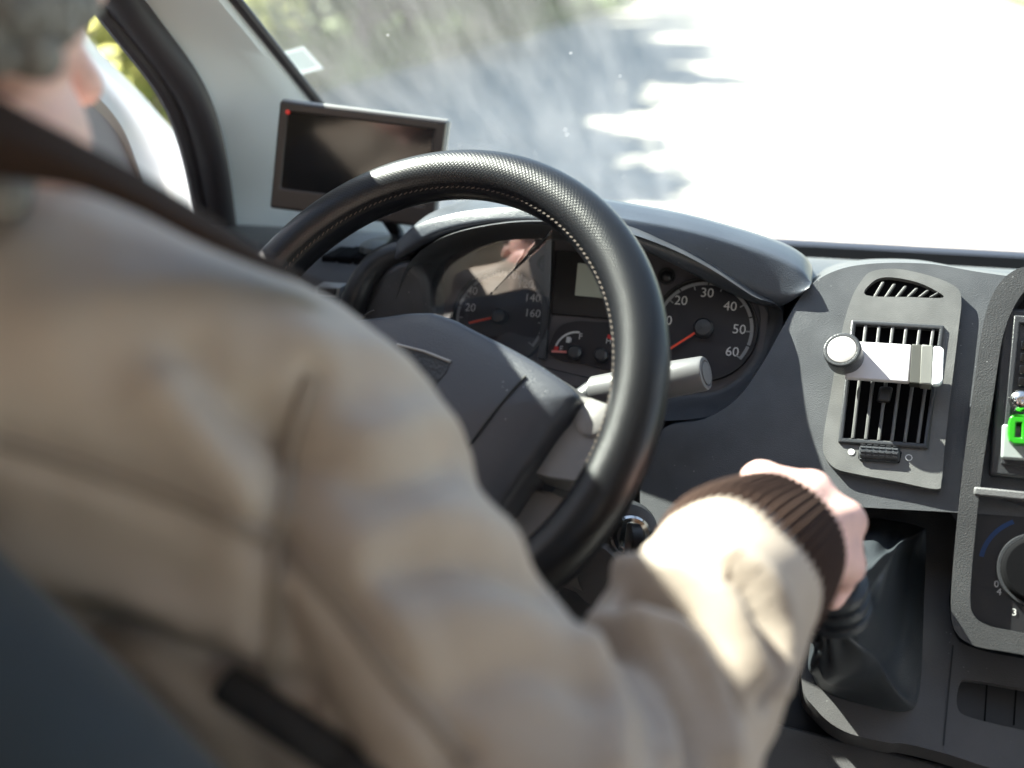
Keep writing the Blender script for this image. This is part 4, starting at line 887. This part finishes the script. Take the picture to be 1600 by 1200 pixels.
jb = wloc(jack); jv = BVHTree.FromPolygons([tuple(v.co+jb) for v in jack.data.vertices], [tuple(p.vertices) for p in jack.data.polygons])
def onj(px, py, lift=.0):
    l, nn, _, _ = jv.ray_cast(CAM, ray(px, py).normalized())
    return (l+nn*lift) if l else None
def seam(name, pts, r, m):
    q = [onj(p.x, p.y, r*.2) for p in spl([(a, b, 0) for a, b in pts], 6)]; q = [p for p in q if p]
    mb = MB(); mb.tube(q, r, 8); ob(name, mb, m, jack)
seam('yoke_seam', [(0, 690), (150, 735), (300, 790), (430, 845)], .0035, M['seam'])
seam('armhole_seam', [(485, 590), (455, 700), (432, 840), (425, 960), (420, 1060)], .0035, M['seam'])
seam('sleeve_seam', [(450, 860), (560, 985), (640, 1090), (740, 1200)], .003, M['seam'])
q = [onj(p.x, p.y, .001) for p in spl([(355, 1070, 0), (430, 1120, 0), (520, 1180, 0), (620, 1260, 0)], 5)]; q = [p for p in q if p]
mb = MB(); mb.tube(q, [.0085]*len(q), 10); ob('black_back_band', mb, M['black_band'], jack)  # plain black band laid on the back of the jacket
# corduroy collar lying over the shoulder
cu = [(-170, 55), (-60, 118), (0, 156), (100, 208), (200, 262), (300, 322), (400, 388), (470, 428), (512, 447)]
cl = [(-170, 215), (-60, 252), (0, 268), (100, 284), (200, 322), (300, 372), (400, 415), (465, 438), (506, 452)]
ds = [.325, .335, .345, .36, .38, .40, .42, .44, .455]
rings = []
for a, b, d in zip(cu, cl, ds):
    u_, l_ = PX(*a, d+.012), PX(*b, d); mid = lerp(u_, l_, .5)-F*.012; w_ = (u_-l_).normalized()
    rings.append(spl([l_, lerp(l_, mid, .6)-F*.003, mid, lerp(mid, u_, .6), u_, u_+F*.012, lerp(u_, l_, .5)+F*.012, l_+F*.012], 3, True))
rs = [spl([r[k] for r in rings], 5) for k in range(len(rings[0]))]
rings = [[rs[k][i] for k in range(len(rs))] for i in range(len(rs[0]))]
mb = MB(); mb.loft(rings); ob('collar', mb, M['cord'], jack, ang=180)
# collar stand round the neck
mb = MB(); nb0 = HC+Vector((0, -.02, -.16)); 
mb.loft([[nb0+Vector((math.cos(a)*r_, math.sin(a)*r_*1.1, z)) for a in [2*math.pi*k/32 for k in range(32)]] for r_, z in ((.072, -.07), (.075, -.03), (.08, -.02), (.086, -.07))], True, False); ob('collar_stand', mb, M['cord'], jack)
# ribbed knit cuff
c0_, c1_ = PX(1146, 899, .570), PX(1216, 841, .620); ca = (c1_-c0_).normalized(); e1_ = ca.orthogonal().normalized(); e2_ = ca.cross(e1_); NR = 58
rings = []
for t, rr_ in ((-.25, .045), (-.1, .0495), (.08, .0515), (.3, .0505), (.6, .0475), (.85, .0445), (.96, .0425), (1.0, .0395), (.95, .036), (.5, .036)):
    rings.append([c0_+ca*(c1_-c0_).length*t+(e1_*math.cos(q_)+e2_*math.sin(q_))*(rr_+.0014*math.cos(NR*q_)) for q_ in [2*math.pi*k/(NR*8) for k in range(NR*8)]])
mb = MB(); mb.loft(rings, True, False); ob('cuff', mb, M['knit'], jack, ang=180)

# ================================================================ seat
seat = thing('driver_seat', (-.05, -.6, .62), 'dark blue grey fabric driver seat behind the beige jacket', 'seat')
mb = MB(); mb.caps_chain([PX(-520, 640, .42), PX(-330, 810, .38), PX(-150, 1025, .345), PX(30, 1200, .34), PX(180, 1350, .34), PX(330, 1560, .36)], [.045]*6, 28); ob('side_bolster', mb, M['seat'], seat)
mb = MB(); mb.box((-.10, -.66, 1.16), (.36, .10, .66)); ob('backrest', mb, M['seat'], seat, bevel=.04, seg=5)
mb = MB(); mb.box((-.10, -.38, .84), (.5, .5, .14)); ob('cushion', mb, M['seat'], seat, bevel=.05, seg=5)
mb = MB(); mb.box((-.10, -.4, .70), (.36, .36, .13)); ob('pedestal', mb, M['black'], seat, bevel=.02)
